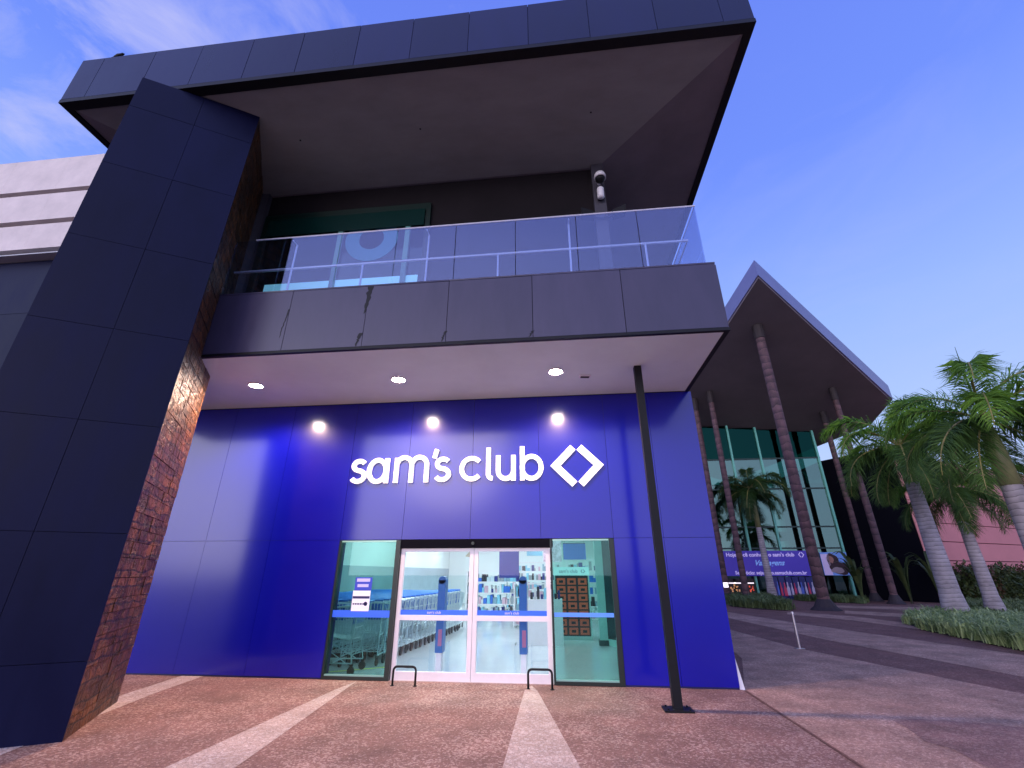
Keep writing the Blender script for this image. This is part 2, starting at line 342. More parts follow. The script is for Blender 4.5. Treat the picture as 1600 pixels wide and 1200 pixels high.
# ------------------------------------------------------------------ ground
bm = B(); box(bm, -400, 400, -300, 700, -.6, -.05); struct(obj('ground', bm, M_ground))
bm = B(); box(bm, -60, 60, -30, 70, -.3, 0); struct(obj('plaza_paving', bm, M_dark))
def sheet(name, xy, z, m):
    b = B(); poly(b, [(x, y, z) for x, y in xy]); return struct(obj(name, b, m))
sheet('terrace_paving', [(-30, -12), (2.70, -12), (2.70, 8.70), (-30, 8.70)], .004, M_red)
sheet('paving_stripe', [(-3.575, 8.6), (-2.6, 0), (-2.2, -4), (-4.6, -4), (-4.2, 0), (-3.82, 4.92), (-3.66, 8.0)], .008, M_pale)
sheet('paving_stripe', [(-.615, 8.6), (-.50, 8.26), (.075, 5.3), (.95, 1), (1.4, -2), (-.6, -2), (-.66, 5.26), (-.70, 8.26)], .008, M_pale)
sheet('paving_stripe', [(-6.86, 8.68), (-6.45, 8.68), (-6.3, 7.56), (-6.05, 6.4), (-5.0, 2), (-5.7, 2), (-6.45, 6.4), (-6.68, 7.32)], .008, M_pale)
sheet('paving_band', [(2.70, -12), (14, -12), (9.7, 0), (8.0, 5.2), (6.84, 8.87), (5.9, 12.1), (5.59, 13.14), (5.25, 16.7), (4.9, 22), (4.3, 22), (4.2, 15), (3.7, 11.6), (2.75, 8.75)], .004, M_mid)
sheet('paving_band', [(16, -12), (19, -12), (13.5, 3), (11.6, 8.6), (10.1, 12.71), (8.91, 17.12), (8.26, 19.84), (7.5, 24.15), (6.4, 32), (5.6, 32), (6.54, 21.19), (7.05, 14.87), (7.98, 10.21), (9.4, 6), (11.4, 1)], .004, M_mid)
def band(pa, pb): sheet('paving_band', [onZ(*q).xy for q in pa] + [onZ(*q).xy for q in reversed(pb)], .004, M_mid)
band([(1230, 960), (1330, 969), (1440, 984)], [(1230, 956), (1330, 963), (1440, 976)])
band([(1320, 958.5), (1450, 967)], [(1320, 954), (1450, 961)])
band([(1300, 949), (1480, 955)], [(1300, 946), (1480, 950)])
sheet('terrace_edge', [(2.69, -12), (2.71, -12), (2.71, 8.6), (2.69, 8.6)], .010, mat('edge_joint', (.12, .06, .045), .9, var=.4, vscale=14))
# irregular dark worn patch on the pale band
pw = [onZ(*q).xy for q in [(1395, 1127), (1430, 1124), (1520, 1130), (1600, 1138), (1640, 1180), (1600, 1205), (1540, 1200), (1490, 1172), (1445, 1160), (1420, 1140)]]
sheet('worn_patch', pw, .008, paving('patch_stone', (.25, .13, .105), (.33, .185, .145), (.38, .24, .19), 38, .08, .3))

# ------------------------------------------------------------------ store building
WY = 8.69
store = thing('store_building', 'dark clad store with blue entrance wall, glass balcony and wide overhanging roof', 'building')
# entrance wall: blue panels round the opening
DX0, DX1, DZ = -4.26, .90, 2.275
xs = [-9.6, -8.35, -7.04, -5.68, -4.26, -3.04, -1.73, -.41, .90, 1.78, 2.66]
bm = B()
panels_xz(bm, xs, [DZ, 5.05], WY - .02, .03, .006)
panels_xz(bm, [x for x in xs if x <= DX0], [.03, DZ], WY - .02, .03, .006)
panels_xz(bm, [x for x in xs if x >= DX1], [.03, DZ], WY - .02, .03, .006)
wall = obj('blue_wall', bm, M_blue, store)
M_bseam = mat('blue_seam', (.004, .006, .12), .5)
bm = B()
for a, b_, c, d in ((-9.6, DX0, 0, 5.05), (DX1, 2.66, 0, 5.05), (DX0, DX1, DZ, 5.05)): box(bm, a, b_, WY + .011, WY + .25, c, d)
obj('wall_core', bm, M_bseam, store)
bm = B(); hexa(bm, [(2.665, 8.69, 0), (2.74, 8.69, 0), (2.74, 9.6, 0), (2.665, 9.6, 0)], [(2.665, 8.72, .42), (2.675, 8.72, .42), (2.675, 9.6, .42), (2.665, 9.6, .42)])
obj('base_flashing', bm, M_white, store)
# body of the building behind
bm = B(); box(bm, 2.40, 2.655, 8.95, 30, 0, 5.05); box(bm, -9.6, 2.4, 29.7, 30, 0, 5.05); box(bm, -9.6, -9.3, 8.95, 29.7, 0, 5.05)
obj('side_wall', bm, M_panel, store)
# balcony slab
bm = B(); fx = [-9.6, -7.35, -5.95, -4.54, -3.15, -1.745, -.34, 1.10, 2.60]
panels_xz(bm, fx, [5.10, 6.27], 6.19, .02, .010)
panels_xz(bm, fx, [6.27, 6.30], 6.185, .12, .002)
for i in range(4):   # side fascia
    y0 = 6.215 + i * 1.2; box(bm, 2.60, 2.62, y0 + .005, y0 + 1.195, 5.10, 6.27)
obj('balcony_fascia', bm, M_fascia, store)
bm = B(); box(bm, -9.6, 2.595, 6.212, 11.1, 5.13, 6.268); obj('balcony_slab', bm, M_seam, store)
bm = B(); box(bm, -9.6, 2.62, 6.185, 6.25, 5.05, 5.098); box(bm, 2.55, 2.62, 6.25, 11, 5.05, 5.098)
obj('drip_edge', bm, M_steel, store)
bm = B(); box(bm, -9.6, 2.548, 6.252, 8.66, 5.06, 5.128); obj('balcony_soffit', bm, M_soffit, store)
# stain and cracks on the fascia: tarry drips below the coping
rs = random.Random(3)
def drip(x, z0, z1, w):
    bm = B(); n = 12; L_, R_ = [], []
    for i in range(n + 1):
        t = i / n; z = z0 + (z1 - z0) * t; c = x - .06 * t + rs.uniform(-.012, .012); ww = w * (1 - t) ** .6 * rs.uniform(.5, 1.2) + .004
        L_.append((c - ww, z)); R_.append((c + ww, z))
    lo = [(a, 6.187, b_) for a, b_ in L_ + R_[::-1]]; hi = [(a, 6.1895, b_) for a, b_ in L_ + R_[::-1]]
    hexa(bm, lo, hi); obj('tar_stain', bm, M_steel, store)
drip(-3.12, 6.27, 5.72, .055); drip(-3.19, 5.35, 5.11, .03); drip(-4.56, 5.9, 5.35, .008); drip(-1.75, 5.3, 5.11, .02); drip(-.34, 5.22, 5.11, .02)
# upper storey
bm = B()
box(bm, -9.0, -6.25, 7.15, 7.3, 6.28, 9.59); box(bm, -2.5, .85, 7.15, 7.3, 6.28, 9.59); box(bm, -6.25, -2.5, 7.15, 7.3, 8.98, 9.59)
box(bm, -9.0, .9, 11, 11.1, 6.28, 9.59); box(bm, .85, 1.0, 7.15, 11, 6.28, 9.59)
obj('upper_wall', bm, M_upper, store)
for x0, x1 in ((.90, 1.14), (-6.55, -6.28)):
    bm = B(); box(bm, x0, x1, 7.03, 7.15, 6.28, 9.60); obj('corner_pillar', bm, mat('pillar_gray', (.05, .045, .06), .5, var=.15), store)
# upper window
wnd = obj('window', B(), M_wframe, store)
bm = bmesh.new()
box(bm, -6.25, -2.5, 7.08, 7.20, 8.80, 8.98); box(bm, -6.25, -6.13, 7.08, 7.2, 6.28, 8.80); box(bm, -2.60, -2.5, 7.08, 7.2, 6.28, 8.80); box(bm, -6.13, -2.6, 7.10, 7.18, 8.60, 8.66)
bm.to_mesh(wnd.data); bm.free()
M_mull = mat('mullion_pale_green', (.12, .30, .26), .4)
for x in (-4.42, -2.95):
    bm = B(); box(bm, x - .05, x + .05, 7.06, 7.12, 6.28, 8.80); obj('mullion', bm, M_mull, wnd)
M_wglass = glass('upper_glass', (.25, .40, .38), .05, (.8, 1, .95))
bm = B(); box(bm, -6.13, -2.6, 7.13, 7.142, 6.28, 8.80); obj('pane', bm, M_wglass, wnd)
bm = B(); box(bm, -6.12, -2.61, 7.045, 7.055, 8.36, 8.80); obj('tinted_band', bm, mat('tinted_band', (.001, .022, .018), .2), wnd)
M_ring = mat('ring_teal', (.02, .19, .29), .5, emit=(.1, .5, .7), estr=.0)
bm = B(); P_ = onY(580, 372, 7.1); stroke(bm, arc(P_.x, P_.z, .42, .42, 0, 352.5, 47), .30, 7.118, 7.128, True); obj('ring_decal', bm, M_ring, wnd)
bm = B(); box(bm, -5.9, -2.66, 7.118, 7.127, 6.9, 7.16); obj('painted_glow_strip', bm, mat('painted_glow', (.45, .75, .80), .5, emit=(.3, .8, .9), estr=.45), wnd)  # bright cyan band of the window, its glow painted into colour and emission
# railing
M_rglass = glass('rail_glass', (.82, .88, .97), .125, (.72, .76, 1.0), 0)
rail = obj('railing', B(), mat('rail_metal', (.85, .82, .90), .28, metal=.25), store)
bm = bmesh.new(); tube(bm, [(-5.6, 6.27, 7.56), (2.5, 6.27, 7.56), (2.5, 9.4, 7.56)], .016, 6)
tube(bm, [(-6.0, 6.42, 6.95), (2.33, 6.42, 6.95), (2.33, 9.4, 6.95)], .024, 8)
for x, h in ((-4.85, 7.5), (-3.46, 6.95), (-2.25, 7.5), (-.95, 6.95), (.33, 7.5), (1.62, 6.95)):
    tube(bm, [(x, 6.42, 6.28), (x, 6.42, h)], .018, 6)
    if h > 7: tube(bm, [(x, 6.42, 7.5), (x, 6.28, 7.5)], .012, 6)
for y in (7.4, 8.6): tube(bm, [(2.33, y, 6.28), (2.33, y, 6.95)], .018, 6)
bm.to_mesh(rail.data); bm.free()
gx = [-6.0, -5.0, -3.88, -2.80, -1.70, -.62, .45, 1.5, 2.5]
for a, b_ in zip(gx, gx[1:]):
    bm = B(); box(bm, a + .006, b_ - .006, 6.26, 6.272, 6.30, 7.545); obj('glass_panel', bm, M_rglass, rail)
for y in (6.29, 7.35, 8.4):
    bm = B(); box(bm, 2.494, 2.506, y, y + 1.04, 6.30, 7.545); obj('glass_panel', bm, M_rglass, rail)
# roof
RX0, RX1, RY0, RZ, RT = -9.13, 3.43, 4.78, 9.87, 11.12
bm = B()
rx = [RX0, -8.64, -7.52, -6.52, -5.47, -4.45, -3.35, -2.33, -1.295, -.24, .80, 1.90, 2.95, RX1]
panels_xz(bm, rx, [RZ + .10, RT], RY0, .02, .009)
for i in range(12):
    y0 = RY0 + .022 + i * 1.15
    box(bm, RX1 - .02, RX1, y0, y0 + 1.14, RZ + .10, RT); box(bm, RX0, RX0 + .02, y0, y0 + 1.14, RZ + .10, RT)
obj('roof_fascia', bm, M_panel, store)
bm = B(); box(bm, RX0 + .03, RX1 - .03, RY0 + .024, 19, RZ + .12, RT - .02); obj('roof', bm, M_seam, store)
bm = B(); box(bm, RX0 - .005, RX1 + .005, RY0 - .006, RY0 + .17, RZ, RZ + .09)
box(bm, RX1 - .13, RX1 + .005, RY0 + .17, 19, RZ, RZ + .09); box(bm, RX0 - .005, RX0 + .13, RY0 + .17, 19, RZ, RZ + .09)
obj('roof_trim', bm, M_steel, store)
xi0, xi1, yi, zi = -6.7, 1.05, 7.12, 9.61
a = (RX0 + .13, RY0 + .17, RZ + .03); b_ = (RX1 - .13, RY0 + .17, RZ + .03); c = (xi1, yi, zi); d = (xi0, yi, zi)
def up(p): return (p[0], p[1], p[2] + .05)
bm = B(); hexa(bm, [a, b_, c, d], [up(a), up(b_), up(c), up(d)]); obj('roof_soffit', bm, M_rsoffit, store)
bm = B()
e1, e2 = (RX1 - .13, 19, RZ + .03), (xi1, 19, zi); hexa(bm, [b_, e1, e2, c], [up(b_), up(e1), up(e2), up(c)])
e1, e2 = (RX0 + .13, 19, RZ + .03), (xi0, 19, zi); hexa(bm, [a, d, e2, e1], [up(a), up(d), up(e2), up(e1)])
hexa(bm, [d, c, (xi1, 19, zi), (xi0, 19, zi)], [up(d), up(c), (xi1, 19, zi + .05), (xi0, 19, zi + .05)])
obj('side_soffit', bm, M_rsoffit2, store)
for px, py in ((470, 217), (657, 199), (923, 173)):
    q = onZ(px, py, RZ - .06); bm = B(); disc(bm, (q.x, q.y, q.z - .05), .018, .12, 8); obj('soffit_hook', bm, M_steel, store)

# ---- entrance glazing
M_gside = glass('side_glass_green', (.52, .74, .71), .04, (.7, 1, .9))
M_gdoor = glass('door_glass', (.94, .98, 1.0), .03)
M_frameblk = mat('frame_black_green', (.008, .018, .016), .35)
bm = B(); box(bm, -3.10, -.20, WY - .02, WY + .16, 2.125, 2.27); obj('door_header', bm, M_seam, store)
bm = B(); disc(bm, (-1.67, WY - .045, 2.20), .03, .03, 12, 'Y'); obj('door_sensor', bm, M_frameblk, store)
def side_window(x0, x1):
    w = obj('side_window', B(), M_frameblk, store); bm = bmesh.new(); y0, y1 = WY - .035, WY + .07
    box(bm, x0, x0 + .035, y0, y1, .01, 2.265); box(bm, x1 - .085, x1, y0, y1, .01, 2.265); box(bm, x0 + .035, x1 - .085, y0, y1, .01, .06)
    bm.to_mesh(w.data); bm.free()
    bm = B(); box(bm, x0 + .035, x1 - .085, WY, WY + .012, .06, 2.25); obj('pane', bm, M_gside, w)
    for z0, z1 in ((.062, .085), (2.235, 2.262)):
        bm = B(); box(bm, x0 + .04, x1 - .09, WY - .02, WY + .04, z0, z1); obj('pane_rail', bm, mat('rail_green', (.30, .55, .48), .3, metal=.3), w)
    return w
sw1 = side_window(-4.25, -3.05); sw2 = side_window(-.25, .895)
M_blueband = mat('blue_band', (.03, .13, .80), .4, emit=(.04, .18, .9), estr=.18)
bm = B(); box(bm, -4.21, -3.14, WY - .012, WY - .006, .96, 1.075); obj('blue_band', bm, M_blueband, sw1)
bm = B(); box(bm, -.21, .80, WY - .012, WY - .006, 1.00, 1.065); obj('blue_band', bm, mat('blue_band_light', (.10, .28, .90), .4, emit=(.1, .3, 1), estr=.2), sw2)
# door leaves
for x0, x1 in ((-3.04, -1.655), (-1.645, -.26)):
    dr = obj('sliding_door', B(), M_white, store); bm = bmesh.new(); y0, y1 = WY + .03, WY + .085
    box(bm, x0, x0 + .075, y0, y1, .01, 2.12); box(bm, x1 - .075, x1, y0, y1, .01, 2.12)
    box(bm, x0 + .075, x1 - .075, y0, y1, .01, .14); box(bm, x0 + .075, x1 - .075, y0, y1, 2.06, 2.12); box(bm, x0 + .075, x1 - .075, y0, y1, .92, 1.0)
    bm.to_mesh(dr.data); bm.free()
    for z0, z1 in ((.14, .92), (1.0, 2.06)):
        bm = B(); box(bm, x0 + .075, x1 - .075, WY + .05, WY + .06, z0, z1); obj('pane', bm, M_gdoor, dr)
    bm = B(); box(bm, x0 + .08, x1 - .08, WY + .044, WY + .048, 1.005, 1.085); bb = obj('blue_band', bm, M_blueband, dr)
    text_mesh('lettering', "sam's club", .062, ((x0 + x1) / 2, WY + .042, 1.045), M_white, bb, .001)
# notice stickers on the side window
ntc = thing('notice_sticker', 'blue and white stacked notices stuck on the side window by the trolleys', 'sign')
bm = B(); box(bm, -3.85, -3.53, WY - .016, WY - .008, 1.40, 1.62); obj('blue_notice', bm, mat('notice_blue', (.03, .05, .50), .5, emit=(.05, .1, .6), estr=.2), ntc)
bm = B(); box(bm, -3.87, -3.54, WY - .016, WY - .008, 1.06, 1.395); obj('white_notice', bm, mat('notice_white', (.8, .78, .85), .5, emit=(.9, .85, 1), estr=.25), ntc)
M_navy = mat('navy_print', (.02, .02, .12), .5)
M_lilac = mat('lilac_print', (.6, .6, .95), .5)
bm = B(); box(bm, -3.82, -3.57, WY - .0185, WY - .0165, 1.545, 1.60); box(bm, -3.80, -3.59, WY - .0185, WY - .0165, 1.455, 1.505); obj('pale_print', bm, M_lilac, ntc)
bm = B()
box(bm, -3.865, -3.545, WY - .0185, WY - .0165, 1.265, 1.305)
rs = random.Random(5); x = -3.85
while x < -3.58:
    w_ = rs.uniform(.012, .04); box(bm, x, x + w_, WY - .0185, WY - .0165, 1.165, 1.19); x += w_ + .012
disc(bm, (-3.61, WY - .0185, 1.18), .035, .002, 14, 'Y')
obj('dark_print', bm, M_navy, ntc)
rebase(ntc, (-3.7, WY - .012, 1.06))

# ------------------------------------------------------------------ sign
sign = thing('store_sign', "white raised lettering sam's club with two angle brackets on the blue wall", 'sign')
Y0, Y1 = WY - .075, WY - .022
BZ, XH, W_ = 3.335, .50, .090
def letter(fn):
    b = B(); fn(b); return obj('letter', b, M_letter, sign)
def s_(x0):
    w = .37; cx = x0 + w / 2; h = XH; r1 = .122; r2 = .135
    top = arc(cx + .01, BZ + h - W_ / 2 - .095, .118, .095, 32, 262, 16)
    bot = arc(cx, BZ + W_ / 2 + .108, .132, .108, 84, -152, 16)
    return lambda b: stroke(b, top + bot, W_, Y0, Y1)
letter(s_(-4.24))
def a_(b):
    cx, rr = -3.655, .185; stroke(b, arc(cx, BZ + XH / 2, rr - .01, XH / 2 - W_ / 2 + .01, 0, 352, 30), W_, Y0, Y1, True)
    stroke(b, [(-3.465, BZ), (-3.465, BZ + XH)], W_, Y0 + .001, Y1)
letter(a_)
def m_(b):
    stroke(b, [(-3.265, BZ), (-3.265, BZ + XH)], W_, Y0, Y1)
    for c in (-3.11, -2.80):
        stroke(b, arc(c, BZ + XH - .155 - W_ / 2 + .05, .155, .155, 165, 0, 12) + [(c + .155, BZ)], W_, Y0 + .001, Y1)
letter(m_)
letter(lambda b: stroke(b, [(-2.50, BZ + .475), (-2.455, BZ + .655)], .085, Y0, Y1))
letter(s_(-2.51))
letter(lambda b: stroke(b, arc(-1.735, BZ + XH / 2, .20, XH / 2 - W_ / 2, 42, 318, 24), W_, Y0, Y1))
letter(lambda b: stroke(b, [(-1.405, BZ + .66), (-1.405, BZ + .18)] + arc(-1.315, BZ + .135, .09, .085, 180, 268, 7), W_, Y0, Y1))
def u_(b):
    c = -1.06; stroke(b, [(c - .15, BZ + XH), (c - .15, BZ + .20)] + arc(c, BZ + .20, .15, .16, 180, 360, 14), W_, Y0, Y1)
    stroke(b, [(c + .15, BZ + XH), (c + .15, BZ)], W_, Y0 + .001, Y1)
letter(u_)
def b_l(b):
    stroke(b, [(-.735, BZ + .67), (-.735, BZ)], W_, Y0 + .001, Y1)
    stroke(b, arc(-.555, BZ + XH / 2, .185, XH / 2 - W_ / 2 + .01, 0, 352, 30), W_, Y0, Y1, True)
letter(b_l)
for s, cx in ((-1, .258), (1, .378)):
    b = B(); tipx = cx + s * .352; stroke(b, [(cx, 3.955), (tipx, 3.6), (cx, 3.245)], .135, Y0, Y1); obj('bracket_mark', b, M_letter, sign)
rebase(sign, (-1.7, WY - .02, BZ))

# ------------------------------------------------------------------ leaning-looking pylon (a straight square tower)
pyl = thing('clad_pylon', 'tall dark panelled square pylon with a carved rusty side holding up the roof', 'pylon', (-5.506, 5.433, 0), R(30))
# local frame: +x along the front face (local x<0 to the left), +y into depth
PW, PD, PH = 1.865, 1.80, 9.855
zs = [0.0, .76, 2.157, 3.567, 4.93, 6.35, 7.80, 9.12, PH]
bm = B(); panels_xz(bm, [-PW, -.915, 0], zs, 0, .02, .006)
for j in range(len(zs) - 1):   # far side face and rear
    box(bm, -PW, -PW + .02, .025, PD, zs[j] + .006, zs[j + 1] - .006)
obj('panel_cladding', bm, M_pylon, pyl)
bm = B(); box(bm, -PW + .022, -.035, .022, PD - .01, 0, PH - .01); obj('core', bm, M_seam, pyl)
# carved blocks on the side
bm = B(); rs = random.Random(11); z = 0.0
while z < PH - .02:
    h = min(rs.choice((.16, .2, .24)), PH - z); y = .022
    while y < PD:
        w = min(rs.uniform(.22, .55), PD - y)
        if PD - (y + w) < .12: w = PD - y
        box(bm, -.035, -.010 + rs.uniform(-.004, .005), y + .004, y + w - .004, z + .004, z + h - .004); y += w
    z += h
obj('relief_side', bm, M_relief, pyl)

# ------------------------------------------------------------------ steel post
post = thing('steel_post', 'slim black square post on a base plate under the balcony corner', 'post', (1.425, 7.40, 0), 0)
bm = B(); box(bm, -.06, .06, -.06, .06, .02, 5.06); obj('shaft', bm, M_steel, post)
bm = B(); box(bm, -.19, .19, -.13, .13, .004, .026); obj('base_plate', bm, M_steel, post)
for sx in (-1, 1):
    for sy in (-1, 1):
        bm = B(); disc(bm, (sx * .14, sy * .09, .026), .014, .018, 6); obj('anchor_bolt', bm, M_steel, post)

# ------------------------------------------------------------------ downlights
M_lamp = mat('lamp_disc', (1, 1, 1), .5, emit=(1, .86, .80), estr=130)
LAMPS = [(-5.81, 7.45, 'recessed round downlight nearest the carved pylon in the balcony underside'),
         (-2.96, 7.47, 'recessed round downlight above the start of the white lettering'),
         (-.01, 7.42, 'recessed round downlight beside the small vent near the black post')]
for x, y, lb in LAMPS:
    t = thing('downlight', lb, 'ceiling light', (x, y, 5.055), 0, 'downlights in the balcony underside')
    bm = B(); tube(bm, [(0, 0, .0), (0, 0, -.012), (0, 0, -.024), (0, 0, -.032)], [.11, .11, .08, .03], 24); obj('lamp_disc', bm, M_lamp, t, True)
    bm = B(); tube(bm, [(.13 * math.cos(a_), .13 * math.sin(a_), -.006) for a_ in [2 * math.pi * k / 24 for k in range(24)]], .014, 6, True); obj('trim_ring', bm, M_white, t)
    sp = bpy.data.lights.new('downlight_beam', 'SPOT'); sp.energy = 520; sp.color = (1, .64, .48); sp.spot_size = R(158); sp.spot_blend = .55; sp.shadow_soft_size = .09
    o = bpy.data.objects.new('downlight_beam', sp); COL.objects.link(o); o.location = (0, 0, -.05); o.parent = t
    if x < -5: sp.energy = 760
vt = thing('ceiling_vent', 'small pale rectangular vent in the balcony underside beside a downlight', 'vent', (.52, 7.68, 5.05), R(8))
bm = B(); box(bm, -.10, .10, -.05, .05, -.02, .01); obj('plate', bm, M_white, vt)
bm = B()
for k in range(3): box(bm, -.08, .08, -.035 + k * .028, -.022 + k * .028, -.026, -.0205)
obj('slot', bm, M_steel, vt)

# ------------------------------------------------------------------ floodlight and camera on the upper pillar
cctv = thing('security_camera', 'white dome security camera on the upper pillar under the roof', 'camera', (1.03, 7.03, 8.98), 0)
bm = B(); tube(bm, [(0, 0, .05), (0, -.22, .05)], .03, 8); obj('arm', bm, M_white, cctv)
bm = B(); tube(bm, [(0, -.22, .13), (0, -.22, .09), (0, -.22, .02), (0, -.22, -.02)], [.03, .10, .12, .12], 16); obj('housing', bm, M_white, cctv, True)
bm = B(); tube(bm, [(0, -.22, -.021), (0, -.22, -.07), (0, -.22, -.11)], [.10, .085, .03], 16); obj('dome', bm, M_steel, cctv, True)
lt = thing('wall_lamp', 'white bulkhead lamp below the dome camera on the upper pillar', 'lamp', (1.03, 7.03, 8.70), 0)
bm = B(); tube(bm, [(0, -.10, -.14), (0, -.10, -.11), (0, -.10, .11), (0, -.10, .14)], [.03, .07, .07, .03], 12); obj('globe', bm, M_white, lt, True)
bm = B(); box(bm, -.05, .05, -.06, 0, -.10, .10); obj('bracket', bm, M_steel, lt)
for s, lb in ((-1, 'black floodlight on the store side of the upper pillar'), (1, 'black floodlight on the outer side of the upper pillar')):
    fl = thing('floodlight', lb, 'floodlight', (1.03, 7.03, 8.12), 0, 'floodlights on the upper pillar')
    bm = B(); tube(bm, [(0, -.03, 0), (s * .22, -.08, 0)], .018, 6); obj('arm', bm, M_steel, fl)
    bm = B(); hexa(bm, [(s * .18, -.22, -.10), (s * .42, -.26, -.05), (s * .42, -.08, -.05), (s * .18, -.06, -.10)], [(s * .18, -.22, .02), (s * .42, -.26, .10), (s * .42, -.08, .10), (s * .18, -.06, .02)]); obj('housing', bm, M_steel, fl)

# ------------------------------------------------------------------ hoop barriers
def hoop(x, lb):
    t = thing('hoop_guard', lb, 'hoop barrier', (x, 8.36, .004), 0, 'hoop guards in front of the doors')
    bm = B(); w, h, r = .19, .27, .06
    pts = [(-w, 0, 0), (-w, 0, h - r)] + [(-w + r - r * math.cos(R(a)), 0, h - r + r * math.sin(R(a))) for a in (20, 45, 70, 90)] + [(w - r + r * math.sin(R(a)), 0, h - r + r * math.cos(R(a))) for a in (0, 20, 45, 70, 90)] + [(w, 0, 0)]
    tube(bm, pts, .018, 8); obj('bar', bm, M_steel, t, True)
    for s in (-1, 1):
        bm = B(); disc(bm, (s * w, 0, 0), .035, .008, 12); obj('foot', bm, M_steel, t)
hoop(-2.68, 'small black hoop guard before the trolley-side door leaf'); hoop(-.46, 'small black hoop guard before the door leaf by the locker window')

# ------------------------------------------------------------------ thin post on the plaza
bp_ = thing('slim_bollard', 'thin pale metal bollard with small foot standing on the striped paving', 'bollard', (5.57, 13.14, .004), 0)
bm = B(); tube(bm, [(0, 0, 0), (0, 0, .76)], .03, 10); obj('tube_post', bm, M_alu, bp_)
bm = B(); box(bm, -.10, .10, -.06, .06, 0, .012); obj('foot', bm, M_alu, bp_)
bm = B(); tube(bm, [(0, 0, .76), (0, 0, .80)], [.034, .028], 10); obj('cap', bm, M_white, bp_)

# ------------------------------------------------------------------ store interior
M_floor = mat('polished_floor', (.58, .60, .63), .10, var=.06, vscale=.5, dirt=.04)
bm = B(); box(bm, -9.28, 2.38, 8.95, 29.6, -.29, .006); struct(obj('shop_floor', bm, M_floor))
bm = B(); box(bm, -4.25, .9, 8.70, 8.945, -.29, .012); struct(obj('door_sill', bm, mat('sill_stone', (.55, .48, .46), .5, var=.1, vscale=9)))
bm = B(); box(bm, -9.28, 2.38, 8.96, 29.6, 3.9, 4.0); struct(obj('shop_ceiling', bm, mat('ceiling_white', (.75, .8, .82), .8)))
bm = B(); box(bm, -7.2, -7.1, 8.96, 29.6, 0, 1.92); struct(obj('wall_dado', bm, mat('dado_grey', (.30, .40, .46), .6, var=.08, vscale=2)))
bm = B(); box(bm, -7.2, -7.12, 8.96, 29.6, 1.92, 3.9); box(bm, -7.1, 2.38, 29.3, 29.5, 0, 3.9); struct(obj('shop_wall', bm, mat('shop_wall_white', (.80, .84, .84), .7)))
bm = B(); box(bm, 2.25, 2.38, 8.96, 29.3, 0, 3.9); struct(obj('shop_side_wall', bm, mat('shop_wall_teal', (.20, .42, .38), .6)))
M_tube = mat('ceiling_lamp', (1, 1, 1), .5, emit=(.84, .96, 1.0), estr=68)
for y, ly in ((10.2, 'first row from the entrance'), (13.5, 'second row from the entrance'), (17.5, 'third row from the entrance'), (22, 'fourth row from the entrance'), (26, 'last row by the far wall')):
    for x, lx in ((-5.4, 'over the trolleys'), (-2.6, 'over the middle aisle'), (.6, 'on the locker side')):
        t = thing('ceiling_light', 'long white shop ceiling light %s, %s' % (lx, ly), 'ceiling light', (x, y, 3.80), 0, 'long ceiling lights inside the shop')
        bm = B(); box(bm, -.5, .5, -.16, .16, -.02, .0); obj('diffuser', bm, M_tube, t)
        bm = B(); box(bm, -.52, .52, -.18, .18, .001, .10); obj('housing', bm, M_white, t)
# blue alarm pedestals in clear guards
M_ped = mat('pedestal_blue', (.01, .12, .38), .35)
M_acry = glass('acrylic', (.92, .96, 1), .10)
for x, lb in ((-2.36, 'blue alarm pedestal in a clear guard beside the trolley row'), (-.80, 'blue alarm pedestal in a clear guard on the open floor')):
    t = thing('alarm_pedestal', lb, 'security gate', (x, 9.35, .006), 0, 'alarm pedestals inside the doors')
    bm = B(); box(bm, -.07, .07, -.10, .10, .34, 1.56); tube(bm, [(0, -.10, 1.56), (0, .10, 1.56)], .07, 14); obj('column', bm, M_ped, t)
    bm = B(); box(bm, -.02, .05, -.104, -.101, .45, .72); obj('red_label', bm, mat('label_red', (.35, .12, .25), .5), t)
    bm = B(); box(bm, -.05, .05, -.08, .08, 0, .34); obj('foot', bm, M_white, t)
    bm = B()
    for s in (-1, 1): box(bm, s * .15 - .006, s * .15 + .006, -.16, .16, 0, .50)
    obj('clear_guard', bm, M_acry, t)
# locker
lk = thing('locker_cabinet', 'cabinet of brown locker compartments with a white header inside the door', 'locker', (.18, 14.0, .006), 0)
M_lkf = mat('locker_dark', (.03, .025, .03), .5); M_lkd = mat('locker_brown', (.85, .13, .06), .5, var=.1, vscale=4); M_hole = mat('locker_notch', (.01, .01, .012), .6)
bm = B(); box(bm, -.47, .47, 0, .5, .10, 1.62); obj('carcass', bm, M_lkf, lk)
bm = B(); box(bm, -.50, .50, -.02, .5, 1.62, 1.84); hd = obj('header', bm, mat('header_pale', (.6, .85, .85), .5, emit=(.5, .9, .9), estr=.3), lk)
text_mesh('lettering', "sam's club", .13, (-.08, -.024, 1.73), M_navy, hd, .002)
b = B()
for s in (-1, 1): stroke(b, [(.33 + s * .012, 1.775), (.33 + s * .055, 1.73), (.33 + s * .012, 1.685)], .016, -.024, -.021)
obj('bracket_mark', b, M_navy, hd)
bm = B(); box(bm, -.5, -.46, -.03, .52, 0, 1.62); box(bm, .46, .5, -.03, .52, 0, 1.62); box(bm, -.46, .46, 0, .5, 0, .10); obj('frame', bm, mat('locker_frame', (.45, .6, .58), .4), lk)
for r_ in range(7):
    for c_ in range(3):
        x = -.30 + c_ * .30; z = .22 + r_ * .207
        bm = B(); box(bm, x - .12, x + .12, -.02, -.001, z - .08, z + .085); dd = obj('door', bm, M_lkd, lk)
        bm = B(); box(bm, x - .055, x + .06, -.024, -.0205, z - .035, z + .03); obj('notch', bm, M_hole, dd)
